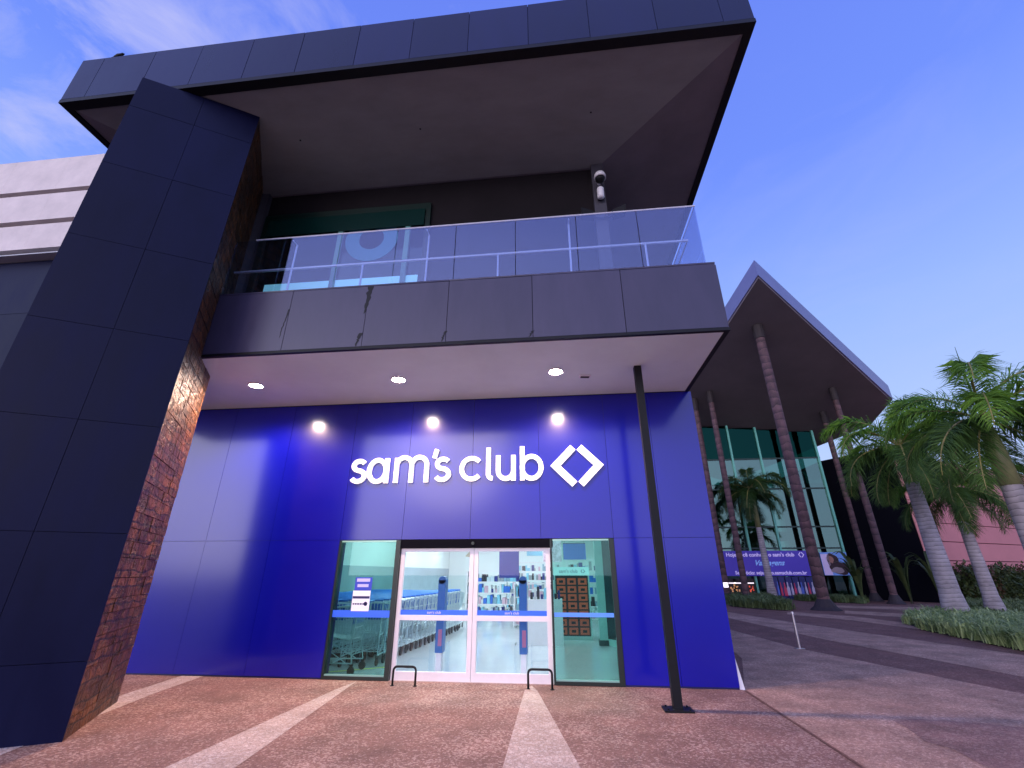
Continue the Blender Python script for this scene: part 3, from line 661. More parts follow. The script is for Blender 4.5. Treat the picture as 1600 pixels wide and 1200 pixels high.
# fluted pillars behind the locker
M_tealp = mat('pillar_teal', (.35, .60, .56), .45, var=.08)
for x, y, w, lb in ((.92, 13.2, .10, 'slim pale teal pillar just beside the locker cabinet'), (1.35, 12.6, .13, 'broader pale teal pillar near the side wall inside the shop')):
    t = thing('shop_pillar', lb, 'pillar', (x, y, .006), 0)
    bm = B(); box(bm, -w, w, -w, w, .12, 3.89); obj('shaft', bm, M_tealp, t)
    bm = B(); box(bm, -w - .03, w + .03, -w - .03, w + .03, 0, .12); obj('plinth', bm, mat('plinth_dark', (.03, .07, .07), .5), t)
t = thing('entry_screen', 'tall dark glazed screen between the teal pillars inside the shop', 'screen', (1.13, 13.0, .006), R(-50))
bm = B(); box(bm, -.16, .16, -.02, .02, .15, 2.6); obj('panel', bm, mat('screen_dark', (.01, .04, .045), .15), t)
bm = B(); box(bm, -.18, .18, -.03, .03, 0, .15); box(bm, -.19, -.16, -.03, .03, .15, 2.64); box(bm, .16, .19, -.03, .03, .15, 2.64); obj('frame', bm, M_tealp, t)

# shopping trolleys
M_wire = mat('chrome_wire', (.66, .74, .78), .28, metal=.35)
M_rub = mat('castor_rubber', (.02, .02, .025), .6); M_cblue = mat('trolley_blue', (.03, .18, .65), .4)
def make_cart():
    t = thing('shopping_trolley', 'wire shopping trolley', 'shopping trolley')
    def L3(p, q, s): return tuple(p[i] + (q[i] - p[i]) * s for i in range(3))
    # forward is +y
    b = B(); r = .0055
    lo = [(-.20, -.34, .48), (.20, -.34, .48), (.15, .40, .56), (-.15, .40, .56)]; hi = [(-.28, -.42, .97), (.28, -.42, .97), (.20, .50, .90), (-.20, .50, .90)]
    for i in range(4):
        j = (i + 1) % 4
        if i == 2: nn = 7
        else: nn = 9
        tube(b, [hi[i], hi[j]], .009, 5); tube(b, [lo[i], lo[j]], .007, 5)
        for k_ in range(nn + 1):
            tube(b, [L3(lo[i], lo[j], k_ / nn), L3(hi[i], hi[j], k_ / nn)], r, 4, cap=False)
        for s in (.33, .66): tube(b, [L3(lo[i], hi[i], s), L3(lo[j], hi[j], s)], r, 4, cap=False)
    for k_ in range(1, 7): tube(b, [L3(lo[0], lo[1], k_ / 7), L3(lo[3], lo[2], k_ / 7)], r, 4, cap=False)
    obj('basket', b, M_wire, t)
    b = B()
    for s in (-1, 1):
        tube(b, [(s * .27, -.46, 1.0), (s * .22, -.36, .45), (s * .24, -.42, .16)], .011, 6)
        tube(b, [(s * .22, -.36, .45), (s * .15, .36, .50)], .010, 6)
        tube(b, [(s * .24, -.42, .16), (s * .18, .46, .16)], .011, 6)
        tube(b, [(s * .15, .36, .50), (s * .22, -.30, .17)], .008, 6)
    tube(b, [(-.18, .46, .16), (.18, .46, .16)], .011, 6); tube(b, [(-.23, -.1, .17), (.23, -.1, .17)], .007, 5)
    for k_ in range(5): tube(b, [(-.14 + .07 * k_, -.1, .17), (-.12 + .06 * k_, .46, .16)], .004, 4)
    obj('frame', b, M_wire, t)
    b = B(); tube(b, [(-.28, -.50, 1.02), (.28, -.50, 1.02)], .019, 8); obj('handle', b, M_cblue, t)
    b = B(); hexa(b, [(-.22, -.36, .70), (.22, -.36, .70), (.22, -.35, .70), (-.22, -.35, .70)], [(-.25, -.40, .95), (.25, -.40, .95), (.25, -.39, .95), (-.25, -.39, .95)]); obj('child_flap', b, M_cblue, t)
    for x, y in ((-.24, -.42), (.24, -.42), (-.18, .44), (.18, .44)):
        b = B(); tube(b, [(x - .014, y, .062), (x + .014, y, .062)], .06, 12)
        box(b, x - .02, x - .015, y - .02, y + .02, .06, .15); box(b, x + .015, x + .02, y - .02, y + .02, .06, .15); obj('castor', b, M_rub, t)
    return t
cart0 = make_cart(); first = True
for c_ in cart0.children: c_.scale = (1.12, 1.1, 1.15)
ROWS = [(-4.02, 10.35, 20, 'row of nested wire trolleys closest to the door leaves'), (-4.68, 10.15, 18, 'middle row of nested wire trolleys'), (-5.34, 10.6, 17, 'row of nested wire trolleys along the grey wall'), (-6.1, 11.2, 16, 'row')]
CL = ['wire shopping trolley with blue handle nested in the row closest to the doors', 'wire shopping trolley with blue handle nested in the second row from the doors', 'wire shopping trolley with blue handle nested in the third row from the doors', 'wire shopping trolley with blue handle nested in the row along the shop wall']
CG = ['trolleys nested in the row closest to the doors', 'trolleys nested in the second row', 'trolleys nested in the third row', 'trolleys nested in the row along the wall']
for ri, (x, y, n, lb) in enumerate(ROWS):
    for i in range(n):
        loc = (x + i * .017 + random.uniform(-.008, .008), y + i * .31, .008)
        if first: o = cart0; o.location = loc; first = False
        else: o = dup(cart0, loc, random.uniform(-.02, .02))
        o['group'] = CG[ri]
        o['label'] = ('front-most ' + CL[ri].replace(' nested in', ', door end of')) if i == 0 else (('hind-most ' + CL[ri].replace(' nested in', ', far end of')) if i == n - 1 else CL[ri])
# two loose trolleys turned sideways behind the trolley-side window
for x, y, rz, lb in ((-4.35, 9.25, 92, 'loose wire trolley turned sideways just inside the green side window'), (-5.1, 9.45, 100, 'second loose wire trolley turned sideways behind the wall edge of the side window')):
    o = dup(cart0, (x, y, .008), R(rz)); o['label'] = lb
    if 'group' in o: del o['group']
bm = B(); hexa(bm, [(-4.9, 9.0, .007), (-4.78, 9.0, .007), (-3.2, 10.0, .007), (-3.32, 10.0, .007)], [(-4.9, 9.0, .011), (-4.78, 9.0, .011), (-3.2, 10.0, .011), (-3.32, 10.0, .011)]); struct(obj('floor_marking', bm, mat('yellow_line', (.65, .60, .08), .5)))

# merchandise far inside
PAL = [mat('goods_%s' % n_, c_, .5) for n_, c_ in (('blue', (.03, .15, .6)), ('navy', (.02, .03, .2)), ('white', (.8, .8, .8)), ('cyan', (.25, .6, .75)), ('pink', (.7, .45, .55)), ('pale', (.6, .7, .75)), ('steel', (.25, .4, .5)), ('grey', (.3, .33, .36)), ('black', (.02, .02, .03)))]
rs = random.Random(21)
def shelf(x, y, w, h, rz, lb):
    t = thing('goods_shelf', lb, 'shelf', (x, y, .006), rz, 'shelves of goods inside the shop')
    b = B()
    for s in (-1, 1): box(b, s * w / 2 - .03, s * w / 2 + .03, -.3, .3, 0, h)
    lv = int(h / .42)
    for k_ in range(lv + 1): box(b, -w / 2 + .03, w / 2 - .03, -.3, .3, .06 + k_ * .42, .09 + k_ * .42)
    obj('rack', b, M_white, t)
    b = B()
    for k_ in range(lv):
        xx = -w / 2 + .05
        while xx < w / 2 - .12:
            ww = rs.uniform(.05, .16); hh = rs.uniform(.12, .34); box(b, xx, min(xx + ww, w / 2 - .04), -.24, .2, .09 + k_ * .42, .09 + k_ * .42 + hh, mi=rs.randrange(len(PAL))); xx += ww + .015
    obj('goods', b, PAL, t)
shelf(-2.9, 20.5, 2.4, 1.75, 0, 'shelf of mixed goods at the end of the trolley rows')
shelf(-.9, 17.2, 1.7, 1.35, 0, 'low shelf of bright goods behind the second alarm pedestal')
shelf(.9, 19.5, 1.6, 2.2, 0, 'taller shelf of goods behind the locker cabinet')
shelf(-1.6, 25, 2.8, 2.2, 0, 'long shelf of goods against the far wall of the shop')
def hanging(x, y, w, z0, z1, m_, lb, rz=0):
    t = thing('hanging_banner', lb, 'banner', (x, y, z1), rz)
    b = B(); box(b, -w / 2, w / 2, -.01, .01, z0 - z1, 0); obj('cloth', b, m_, t)
    b = B(); tube(b, [(-w / 2, 0, .01), (w / 2, 0, .01)], .012, 6); tube(b, [(-w / 2 + .05, 0, .01), (-w / 2 + .05, 0, 3.9 - z1)], .004, 4); tube(b, [(w / 2 - .05, 0, .01), (w / 2 - .05, 0, 3.9 - z1)], .004, 4); obj('hanger', b, M_steel, t)
hanging(-1.72, 15, .62, 1.55, 2.9, PAL[1], 'navy banner hanging deep inside above the goods')
hanging(-.95, 15.5, .5, 2.2, 2.9, PAL[3], 'cyan banner hanging beside the navy banner')
hanging(-.35, 14.5, .55, 2.0, 2.75, mat('banner_print', (.7, .5, .6), .5, var=.6, vscale=5), 'printed pink and white banner hanging near the locker')
hanging(.35, 16.2, .75, 2.1, 2.6, PAL[0], 'plain blue banner hanging above the locker cabinet')
t = thing('product_display', 'white counter with black goods in front of the far shelves', 'display', (-.55, 13.2, .006), 0)
b = B(); box(b, -.45, .45, -.3, .3, 0, 1.05); obj('counter', b, M_white, t)
b = B()
for k_ in range(9): x_ = -.38 + k_ * .09; box(b, x_, x_ + .06, -.2 + (k_ % 2) * .1, -.05 + (k_ % 2) * .1, 1.05, 1.05 + rs.uniform(.1, .32), mi=(8, 2, 8, 1, 3)[k_ % 5])
obj('goods', b, PAL, t)
t = thing('price_board', 'beige slanted board hanging over the far trolleys', 'sign', (-2.75, 17, 3.0), R(-20))
b = B(); hexa(b, [(-.9, -.02, -.75), (-.75, -.02, -.78), (.35, -.02, -.12), (-.1, -.02, 0)], [(-.9, .02, -.75), (-.75, .02, -.78), (.35, .02, -.12), (-.1, .02, 0)]); obj('board', b, mat('beige_board', (.5, .42, .3), .6), t)
b = B(); tube(b, [(0, 0, 0), (0, 0, .9)], .006, 5); obj('hanger', b, M_steel, t)

# ------------------------------------------------------------------ beige building beyond the pylon
an = thing('annex_building', 'tall annex with beige stone bands over a dark clad lower wall', 'building')
AY = 10.0
def az(px, py): return onY(px, py, AY).z
z1, z2, z3, z4 = az(60, 263), az(60, 316), az(60, 362), az(60, 406)
bm = B(); gap = .20
for a0, a1 in ((z1, z2), (z2, z3), (z3, z4)):
    xx = -44
    while xx < -13.0:
        x2 = min(xx + 2.1, -13.0); box(bm, xx, x2 - .006, AY - .30, AY, a1 + gap, a0 - .0); xx = x2
obj('stone_band', bm, mat('beige_stone', (.80, .68, .60), .7, var=.10, vscale=1.6, bump=.15, bscale=9), an)
bm = B(); box(bm, -44, -13, AY + .002, 24, 0, z1 - .05); obj('core', bm, M_seam, an)
bm = B(); zz = [0, 1.9, 3.8, onY(20, 492, AY).z, z4 - .1]; panels_xz(bm, [-44 + 2.6 * k_ for k_ in range(13)] + [-9.62], zz, AY - .05, .03, .012)
obj('dark_cladding', bm, M_pylon, an)
bm = B(); box(bm, -13, -9.62, AY - .018, 24, 0, 9.6); obj('link_wall', bm, M_seam, an)
bm = B(); box(bm, -44, -13.0, AY - .34, AY - .001, z4 - .06, z4 - .02); obj('ledge', bm, mat('ledge_pale', (.5, .5, .48), .6), an)

# ------------------------------------------------------------------ glass hall
hall = thing('glass_hall', 'glass hall under a soaring pointed roof with tall slender columns', 'building')
HY = 36.5
g1 = onY(1090, 662, HY); g2 = onY(1262, 672, HY)
by = -.30; bx = (g2.z - g1.z) / (g2.x - g1.x); hc = g1.z - bx * (g1.x - 15) - by * (HY - 32)
hn = Vector((-bx, -by, 1)); ha = Vector((15, 32, hc))
def hz(x, y): return hc + bx * (x - 15) + by * (y - 32)
def onH(px, py): return onP(px, py, ha, hn)
A_ = onH(1185, 432); Bf = onH(1396, 626); Bb = onH(1363, 664); Cb = onH(1296, 691)
dirL = (onH(1086, 590) - onH(1146, 502)); dirL = Vector((0, 1, 0))
Lq = onH(1066, 614); Lb = A_ + (Lq - A_) * 1.9; Lb.z = hz(Lb.x, Lb.y)
db = (Cb - Bb); Cb2 = Bb + db * 4; Cb2.z = hz(Cb2.x, Cb2.y)
outl = [A_, Bf, Bb, Cb2, Lb]
top = [p + Vector((0, 0, 1.15)) for p in outl]
bm = B(); hexa(bm, [p + Vector((0, 0, .12)) for p in outl], top)
M_hfas = mat('hall_fascia', (.19, .19, .36), .35, metal=.2, var=.1, vscale=.6); obj('roof', bm, M_hfas, hall)
ctr = sum(outl, Vector()) / 5
bm = B(); ins = [p + (ctr - p).normalized() * .12 for p in outl]; hexa(bm, ins, [p + Vector((0, 0, .118)) for p in ins])
obj('roof_soffit', bm, mat('hall_soffit', (.18, .14, .15), .7, var=.12, vscale=.5), hall)
M_col = None
def banded(name, c1, c2, scale, rough=.7):
    m = bpy.data.materials.new(name); m.use_nodes = True; t = m.node_tree; b = t.nodes['Principled BSDF']; b.inputs['Roughness'].default_value = rough
    o = t.nodes.new('ShaderNodeTexCoord'); s = t.nodes.new('ShaderNodeSeparateXYZ'); t.links.new(o.outputs['Object'], s.inputs[0])
    n = t.nodes.new('ShaderNodeTexNoise'); n.inputs['Scale'].default_value = 2.2; n.inputs['Detail'].default_value = 6; t.links.new(o.outputs['Object'], n.inputs[0])
    a = t.nodes.new('ShaderNodeMath'); a.operation = 'MULTIPLY_ADD'; a.inputs[1].default_value = scale; t.links.new(s.outputs[2], a.inputs[0])
    n2 = t.nodes.new('ShaderNodeMath'); n2.operation = 'MULTIPLY'; n2.inputs[1].default_value = 1.3; t.links.new(n.outputs[0], n2.inputs[0]); t.links.new(n2.outputs[0], a.inputs[2])
    f = t.nodes.new('ShaderNodeMath'); f.operation = 'FRACT'; t.links.new(a.outputs[0], f.inputs[0])
    r = t.nodes.new('ShaderNodeValToRGB'); r.color_ramp.elements[0].position = 0; r.color_ramp.elements[0].color = (*[x * .35 for x in c1], 1)
    r.color_ramp.elements[1].position = .14; r.color_ramp.elements[1].color = (*c1, 1); e = r.color_ramp.elements.new(1.0); e.color = (*c2, 1)
    t.links.new(f.outputs[0], r.inputs[0])
    mr = t.nodes.new('ShaderNodeMapRange'); mr.inputs[1].default_value = .3; mr.inputs[2].default_value = .7; mr.inputs[3].default_value = .65; mr.inputs[4].default_value = 1.3; t.links.new(n.outputs[0], mr.inputs[0])
    sc = t.nodes.new('ShaderNodeVectorMath'); sc.operation = 'SCALE'; t.links.new(r.outputs[0], sc.inputs[0]); t.links.new(mr.outputs[0], sc.inputs['Scale']); t.links.new(sc.outputs[0], b.inputs['Base Color'])
    bp = t.nodes.new('ShaderNodeBump'); bp.inputs['Strength'].default_value = .18; bp.inputs['Distance'].default_value = .02; t.links.new(f.outputs[0], bp.inputs['Height']); t.links.new(bp.outputs[0], b.inputs['Normal'])
    return m
M_trunkcol = banded('column_bark', (.07, .034, .040), (.15, .075, .08), 2.2)
M_colcap = mat('column_cap', (.03, .02, .022), .7)
for (px, py, r) in ((1183, 510, .27), (1108, 612, .19), (1285, 644, .18), (1300, 607, .19), (1084, 624, .22)):
    q = onH(px, py)
    b = B(); n = 9; hh = q.z
    tube(b, [(q.x, q.y, (hh - .9) * i / n) for i in range(n + 1)], [r * (1.02 - .04 * i / n) for i in range(n + 1)], 14)
    co = obj('column', b, M_trunkcol, hall)
    b = B(); tube(b, [(q.x, q.y, hh - .9), (q.x, q.y, hh - .85), (q.x, q.y, hh + .02)], [r * 1.0, r * 1.14, r * 1.18], 12); obj('column_cap', b, M_colcap, co)
    b = B(); tube(b, [(q.x, q.y, 0.01), (q.x, q.y, .16), (q.x, q.y, .5)], [r * 2.6, r * 1.9, r * 1.1], 14); obj('column_base', b, M_colcap, co)
# glazing
M_hmul = mat('hall_mullion', (.16, .50, .40), .4, metal=.2)
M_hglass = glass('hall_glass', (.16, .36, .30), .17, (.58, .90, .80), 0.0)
M_hglass_refl = glass('hall_glass_painted_reflection', (.03, .14, .10), .035, (.12, .75, .60), 0.0)  # top panes: the dark soffit reflection is put into the glass colour
gx0 = g1.x - 1.2; gx1 = onY(1340, 934, HY).x
gw = obj('curtain_wall', B(), M_hmul, hall); b = bmesh.new()
mx_ = [gx0, onY(1096, 693, HY).x, onY(1141, 701, HY).x, onY(1185, 701, HY).x, onY(1232, 735, HY).x, gx1 - .12]
for x in mx_: box(b, x - .07, x + .07, HY - .12, HY + .1, 0, hz(x, HY) - .05)
b.to_mesh(gw.data); b.free()
b = B()
for z in (onY(1150, 718, HY).z, onY(1150, 765, HY).z, onY(1150, 824, HY).z, onY(1150, 857, HY).z): box(b, gx0, gx1, HY - .06, HY - .005, z - .05, z + .05)
obj('transom', b, mat('transom_dark', (.02, .05, .045), .5), gw)
for a0, a1 in zip(mx_, mx_[1:]):
    zt = min(hz(a0, HY), hz(a1, HY)) - .06
    zm = onY(1150, 718, HY).z
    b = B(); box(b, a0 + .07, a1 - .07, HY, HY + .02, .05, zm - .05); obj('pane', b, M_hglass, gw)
    b = B(); box(b, a0 + .07, a1 - .07, HY, HY + .02, zm + .05, zt); obj('upper_pane', b, M_hglass_refl, gw)
b = B(); box(b, gx1 - .02, gx1, HY + .1, HY + 9, .05, 9.4); obj('side_pane', b, M_hglass, gw)
b = B(); box(b, gx0, gx1 - .5, HY + 9, HY + 9.2, 0, 9.5); box(b, gx0, gx1 - .3, HY + .3, HY + 9, 4.3, 4.5); obj('inner_wall', b, mat('hall_inner', (.10, .16, .15), .7, var=.3, vscale=.4), hall)
b = B(); box(b, gx0 - 9, gx0, HY - .2, HY + 12, 0, 10.5); obj('end_wall', b, M_seam, hall)
# banners and displays in front of the hall glass
BY = HY - .25
def quad(px0, py0, px1, py1): p = onY(px0, py0, BY); q = onY(px1, py1, BY); return p, q
p = onY(1128, 861, BY); q = onY(1277, 900, BY)
bn = thing('long_banner', "long violet blue banner lettered in white with sam's club on the glass hall", 'banner', ((p.x + q.x) / 2, BY, q.z))
w = q.x - p.x; h = p.z - q.z
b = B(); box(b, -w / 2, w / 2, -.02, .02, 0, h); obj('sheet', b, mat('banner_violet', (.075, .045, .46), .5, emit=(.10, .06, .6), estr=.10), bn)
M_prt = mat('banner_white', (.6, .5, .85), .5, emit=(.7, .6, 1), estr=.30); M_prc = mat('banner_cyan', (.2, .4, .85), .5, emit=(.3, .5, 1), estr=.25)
text_mesh('lettering', "Hoje você conhece o sam's club", .36, (-.5, -.03, h - .27), M_prt, bn, .003, bold=.008)
text_mesh('script_lettering', "Vantagens", .50, (.0, -.03, h * .51), M_prc, bn, .003, shear=.45, bold=.010)
text_mesh('lettering', "Seja sócio: sejasocio.samsclub.com.br", .32, (.0, -.03, .20), M_prt, bn, .003, bold=.008)
b = B()
for s in (-1, 1): stroke(b, [(w / 2 - .75 + s * .03, h - .10), (w / 2 - .75 + s * .17, h - .27), (w / 2 - .75 + s * .03, h - .44)], .05, -.03, -.026)
obj('bracket_mark', b, M_prt, bn)
p = onY(1280, 863, BY); q = onY(1331, 899, BY); w = q.x - p.x; h = p.z - q.z
ps = thing('photo_poster', 'poster of a dark haired woman against blue sky beside the long banner', 'poster', ((p.x + q.x) / 2, BY, q.z))
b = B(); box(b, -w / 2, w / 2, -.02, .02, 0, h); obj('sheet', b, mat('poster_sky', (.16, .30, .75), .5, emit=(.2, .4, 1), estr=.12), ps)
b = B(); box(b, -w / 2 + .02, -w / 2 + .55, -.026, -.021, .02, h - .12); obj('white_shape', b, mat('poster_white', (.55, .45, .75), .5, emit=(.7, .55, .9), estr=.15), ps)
def blob(b, cx, cz, rx, rz_, y, seed, n=22):
    rr = random.Random(seed); ph = rr.uniform(0, 6)
    pts = [(cx + rx * (1 + .12 * math.sin(3 * k_ * 2 * math.pi / n + ph)) * math.cos(2 * math.pi * k_ / n), cz + rz_ * (1 + .1 * math.sin(4 * k_ * 2 * math.pi / n)) * math.sin(2 * math.pi * k_ / n)) for k_ in range(n)]
    hexa(b, [(x, y, z) for x, z in pts], [(x, y + .003, z) for x, z in pts])
b = B(); blob(b, -.15, h * .62, .38, .5, -.026, 1); blob(b, .25, h * .3, .65, .42, -.0265, 2); obj('dark_hair', b, mat('poster_hair', (.05, .02, .03), .6), ps)
b = B(); blob(b, -.22, h * .68, .15, .24, -.031, 3); obj('face', b, mat('poster_skin', (.42, .2, .16), .6), ps)
b = B(); blob(b, .05, h * .22, .42, .2, -.031, 5); obj('shirt', b, mat('poster_shirt', (.4, .3, .33), .6), ps)
# bottle display boards under the banner
p0 = onY(1203, 899, BY); p1 = onY(1276, 934, BY)
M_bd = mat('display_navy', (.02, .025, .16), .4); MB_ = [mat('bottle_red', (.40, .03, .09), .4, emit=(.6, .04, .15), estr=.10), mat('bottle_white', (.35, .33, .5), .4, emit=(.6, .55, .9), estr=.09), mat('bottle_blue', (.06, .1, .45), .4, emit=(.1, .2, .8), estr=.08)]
nb = 6; ww = (p1.x - p0.x) / nb
for i in range(nb):
    x = p0.x + ww * (i + .5)
    lbl = ['with red and blue bottles, next to the small palm trunk', 'with a tall red bottle, second from the small palm trunk', 'with stacked white bottles, third from the small palm trunk', 'with red over white bottles, third from the tall front column', 'with pale blue bottles, second from the tall front column', 'with red and white bottles, next to the tall front column'][i]
    t = thing('drinks_board', 'navy drinks display board ' + lbl, 'display board', (x, BY, .0))
    hh = p0.z - .1
    b = B(); box(b, -ww / 2 + .03, ww / 2 - .03, -.05, .05, 0, hh); obj('board', b, M_bd, t)
    rr = random.Random(40 + i)
    for k_ in range(2):
        xx = (-.13, .13)[k_]; z0 = .18 + rr.uniform(0, .1); b = B(); rr_ = (.085, .06, .1, .07, .09, .065)[(i + k_) % 6]
        hexa(b, [(xx + a_ * rr_, -.075, z0 + c_) for a_, c_ in ((-1, 0), (1, 0), (1, .45), (.4, .62), (.4, .85), (-.4, .85), (-.4, .62), (-1, .45))], [(xx + a_ * rr_, -.051, z0 + c_) for a_, c_ in ((-1, 0), (1, 0), (1, .45), (.4, .62), (.4, .85), (-.4, .85), (-.4, .62), (-1, .45))])
        obj('bottle_picture', b, MB_[[0, 0, 1, 0, 2, 0][i] if k_ == 0 else [2, 0, 1, 1, 1, 1][i]], t)
# lit shop fronts at the near end of the hall
M_war = [mat('warm_goods_red', (.5, .05, .03), .5, emit=(1, .12, .06), estr=.5), mat('warm_goods_amber', (.5, .25, .1), .5, emit=(1, .45, .2), estr=.32), mat('light_strip', (.8, .8, .8), .5, emit=(1, .85, .9), estr=1.1)]
for i, (px, lb, mi) in enumerate(((1146, 'amber lit goods rack half hidden by the end column', 1), (1157, 'narrow amber lit rack between two columns', 1), (1175, 'red lit goods rack beside the small palm', 0))):
    p = onY(px, 932, BY)
    t = thing('lit_rack', lb, 'rack', (p.x, BY, 0))
    b = B(); box(b, -.32, .32, -.04, .25, 0, 1.3); obj('frame', b, M_colcap, t)
    b = B(); box(b, -.28, .28, -.06, -.041, .98, 1.05); obj('light_strip', b, M_war[2], t)
    b = B(); rr = random.Random(i)
    for k_ in range(7): x = rr.uniform(-.26, .16); z = rr.uniform(.2, .8); box(b, x, x + rr.uniform(.04, .12), -.06 - .002 * k_, -.041, z, z + rr.uniform(.06, .16))
    obj('goods', b, M_war[mi], t)
p = onY(1134, 914, 30.0); t = thing('wall_lantern', 'small white lamp glowing at the end of the glass hall behind the blue wall', 'lamp', (p.x, 30, p.z))
b = B(); box(b, -.11, .11, -.08, .08, -.13, .13); obj('lens', b, mat('lantern_glow', (1, 1, 1), .5, emit=(1, .9, .95), estr=1.6), t)
b = B(); box(b, -.13, .13, .081, .3, -.15, .15); obj('housing', b, M_steel, t)

# ------------------------------------------------------------------ dark tower and coral wall
DK = onZ(1470, 942)
tw = thing('dark_tower', 'black clad square tower standing between the glass hall and the coral building', 'tower')
dz = 9.75; x1 = DK.x; y1 = DK.y
b = B(); prism(b, [(x1, y1), (x1, y1 + 5), (21.6, y1 + 12), (gx1 + .3, HY + 9.1), (gx1 + .3, HY + .6)], 0, dz); obj('wall', b, M_seam, tw)
b = B(); prism(b, [(x1 + .005, y1 - .05), (x1 + .25, y1 + .02), (x1 + .25, y1 + 5), (x1 + .005, y1 + 5)], 0, dz + .02); obj('coral_edge', b, mat('coral_edge', (.60, .22, .20), .6, var=.1), tw)
# coral building: wall runs away at an angle
cb = thing('coral_building', 'coral pink building with dark horizontal grooves behind the hedge', 'building')
M_coral = mat('coral_render', (.55, .20, .20), .7, var=.08, vscale=.5)
c0 = Vector((x1 + .6, y1 + .6)); cd = Vector((math.sin(R(60)), math.cos(R(60))))
b = B(); Mx = Matrix.Translation((c0.x, c0.y, 0)) @ Matrix.Rotation(R(30), 4, 'Z')
zz = [0, 1.2, 2.4, 3.6, 4.8, 6.0, 7.2, 8.4, 9.4]
for j in range(len(zz) - 1): box(b, 0, 40, 0, .3, zz[j] + .05, zz[j + 1], M=Mx)
obj('wall', b, M_coral, cb)
b = B(); box(b, .01, 40, .301, 8, 0, 9.3, M=Mx); obj('core', b, M_seam, cb)

# ------------------------------------------------------------------ vegetation
def leafmat(name, c1, c2, trans=.25, scale=1.5):
    m = bpy.data.materials.new(name); m.use_nodes = True; t = m.node_tree; b = t.nodes['Principled BSDF']; b.inputs['Roughness'].default_value = .55
    b.inputs['Specular IOR Level'].default_value = .3
    o = t.nodes.new('ShaderNodeNewGeometry'); n = t.nodes.new('ShaderNodeTexNoise'); n.inputs['Scale'].default_value = scale; n.inputs['Detail'].default_value = 3
    tc_ = t.nodes.new('ShaderNodeTexCoord'); t.links.new(tc_.outputs['Object'], n.inputs[0])
    ad = t.nodes.new('ShaderNodeMath'); ad.operation = 'MULTIPLY_ADD'; ad.inputs[1].default_value = .55; t.links.new(o.outputs['Random Per Island'], ad.inputs[0]); t.links.new(n.outputs[0], ad.inputs[2])
    mr = t.nodes.new('ShaderNodeMapRange'); mr.inputs[1].default_value = .35; mr.inputs[2].default_value = 1.05; t.links.new(ad.outputs[0], mr.inputs[0])
    mx = t.nodes.new('ShaderNodeMixRGB'); mx.inputs[1].default_value = (*c1, 1); mx.inputs[2].default_value = (*c2, 1); t.links.new(mr.outputs[0], mx.inputs[0]); t.links.new(mx.outputs[0], b.inputs['Base Color'])
    tr = t.nodes.new('ShaderNodeBsdfTranslucent'); t.links.new(mx.outputs[0], tr.inputs[0]); ms = t.nodes.new('ShaderNodeMixShader'); ms.inputs[0].default_value = trans
    out_ = t.nodes['Material Output']; t.links.new(b.outputs[0], ms.inputs[1]); t.links.new(tr.outputs[0], ms.inputs[2]); t.links.new(ms.outputs[0], out_.inputs[0])
    return m
M_palm = leafmat('palm_leaf', (.035, .12, .012), (.24, .44, .05), .35)
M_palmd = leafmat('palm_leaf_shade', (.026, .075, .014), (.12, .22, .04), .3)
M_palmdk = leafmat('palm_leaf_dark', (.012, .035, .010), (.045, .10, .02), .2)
M_rach = mat('palm_rib', (.30, .25, .07), .5, var=.2)
M_shaft = mat('crown_shaft', (.20, .20, .09), .45, var=.25, vscale=3)
M_trunk = banded('palm_trunk', (.30, .26, .28), (.42, .37, .38), 6.5, .8)
def frond(seed, Ln=2.3, lift=60, droop=1.0, dens=84, m_=None, lw=.022, ll=.72):
    """one arching feather leaf, growing from the origin towards +x"""
    rr = random.Random(seed); n = 18; pts = []; p = Vector((0, 0, 0)); ang = R(lift)
    side = rr.uniform(-.12, .12)
    for i in range(n + 1):
        pts.append(p.copy()); s = Ln / n; p = p + Vector((math.cos(ang) * s, side * s * (i / n), math.sin(ang) * s)); ang -= R((droop * 150 / n) * (.45 + 1.0 * i / n))
    b = B(); tube(b, pts, [.028 * (1 - .85 * i / n) + .003 for i in range(n + 1)], 5, mi=1)
    for k_ in range(dens):
        t_ = .10 + .90 * (k_ + rr.random() * .6) / dens; f = t_ * n; i = min(int(f), n - 1); q = pts[i].lerp(pts[i + 1], f - i)
        d = (pts[i + 1] - pts[i]).normalized(); sv = d.cross(Vector((0, 0, 1)));
        if sv.length < .1: sv = Vector((0, 1, 0))
        sv.normalize(); upv = sv.cross(d).normalized()
        prof = ll * (math.sin(math.pi * min(1, t_ * .82 + .16)) ** .6) * rr.uniform(.82, 1.12)
        for s in (-1, 1):
            for plume in range(2):
                a = R(rr.uniform(38, 62)); e = R(rr.uniform(-8, 55) if plume else rr.uniform(-35, 15))
                dv = (d * math.cos(a) + (sv * s * math.cos(e) + upv * math.sin(e)) * math.sin(a)).normalized()
                Lf = prof * rr.uniform(.8, 1.05); m1 = q + dv * Lf * .5 + Vector((0, 0, -.04 * Lf)); tp = q + dv * Lf * .93 + Vector((0, 0, -.42 * Lf * rr.uniform(.5, 1.2)))
                wv = d * lw * .5
                v = [b.verts.new(x_) for x_ in (q - wv * .6, q + wv * .6, m1 + wv, tp, m1 - wv)]
                b.faces.new(v)
    me = bpy.data.meshes.new('frond'); b.to_mesh(me); b.free(); me.materials.append(m_ or M_palm); me.materials.append(M_rach)
    return me
FR_up = [frond(s, 2.5, 66, 1.02) for s in (1, 2, 3)]
FR_mid = [frond(s, 2.5, 38, .95, m_=M_palm) for s in (4, 5, 6)]
FR_low = [frond(s, 2.35, 0, .70, m_=M_palmd) for s in (7, 8, 9)]
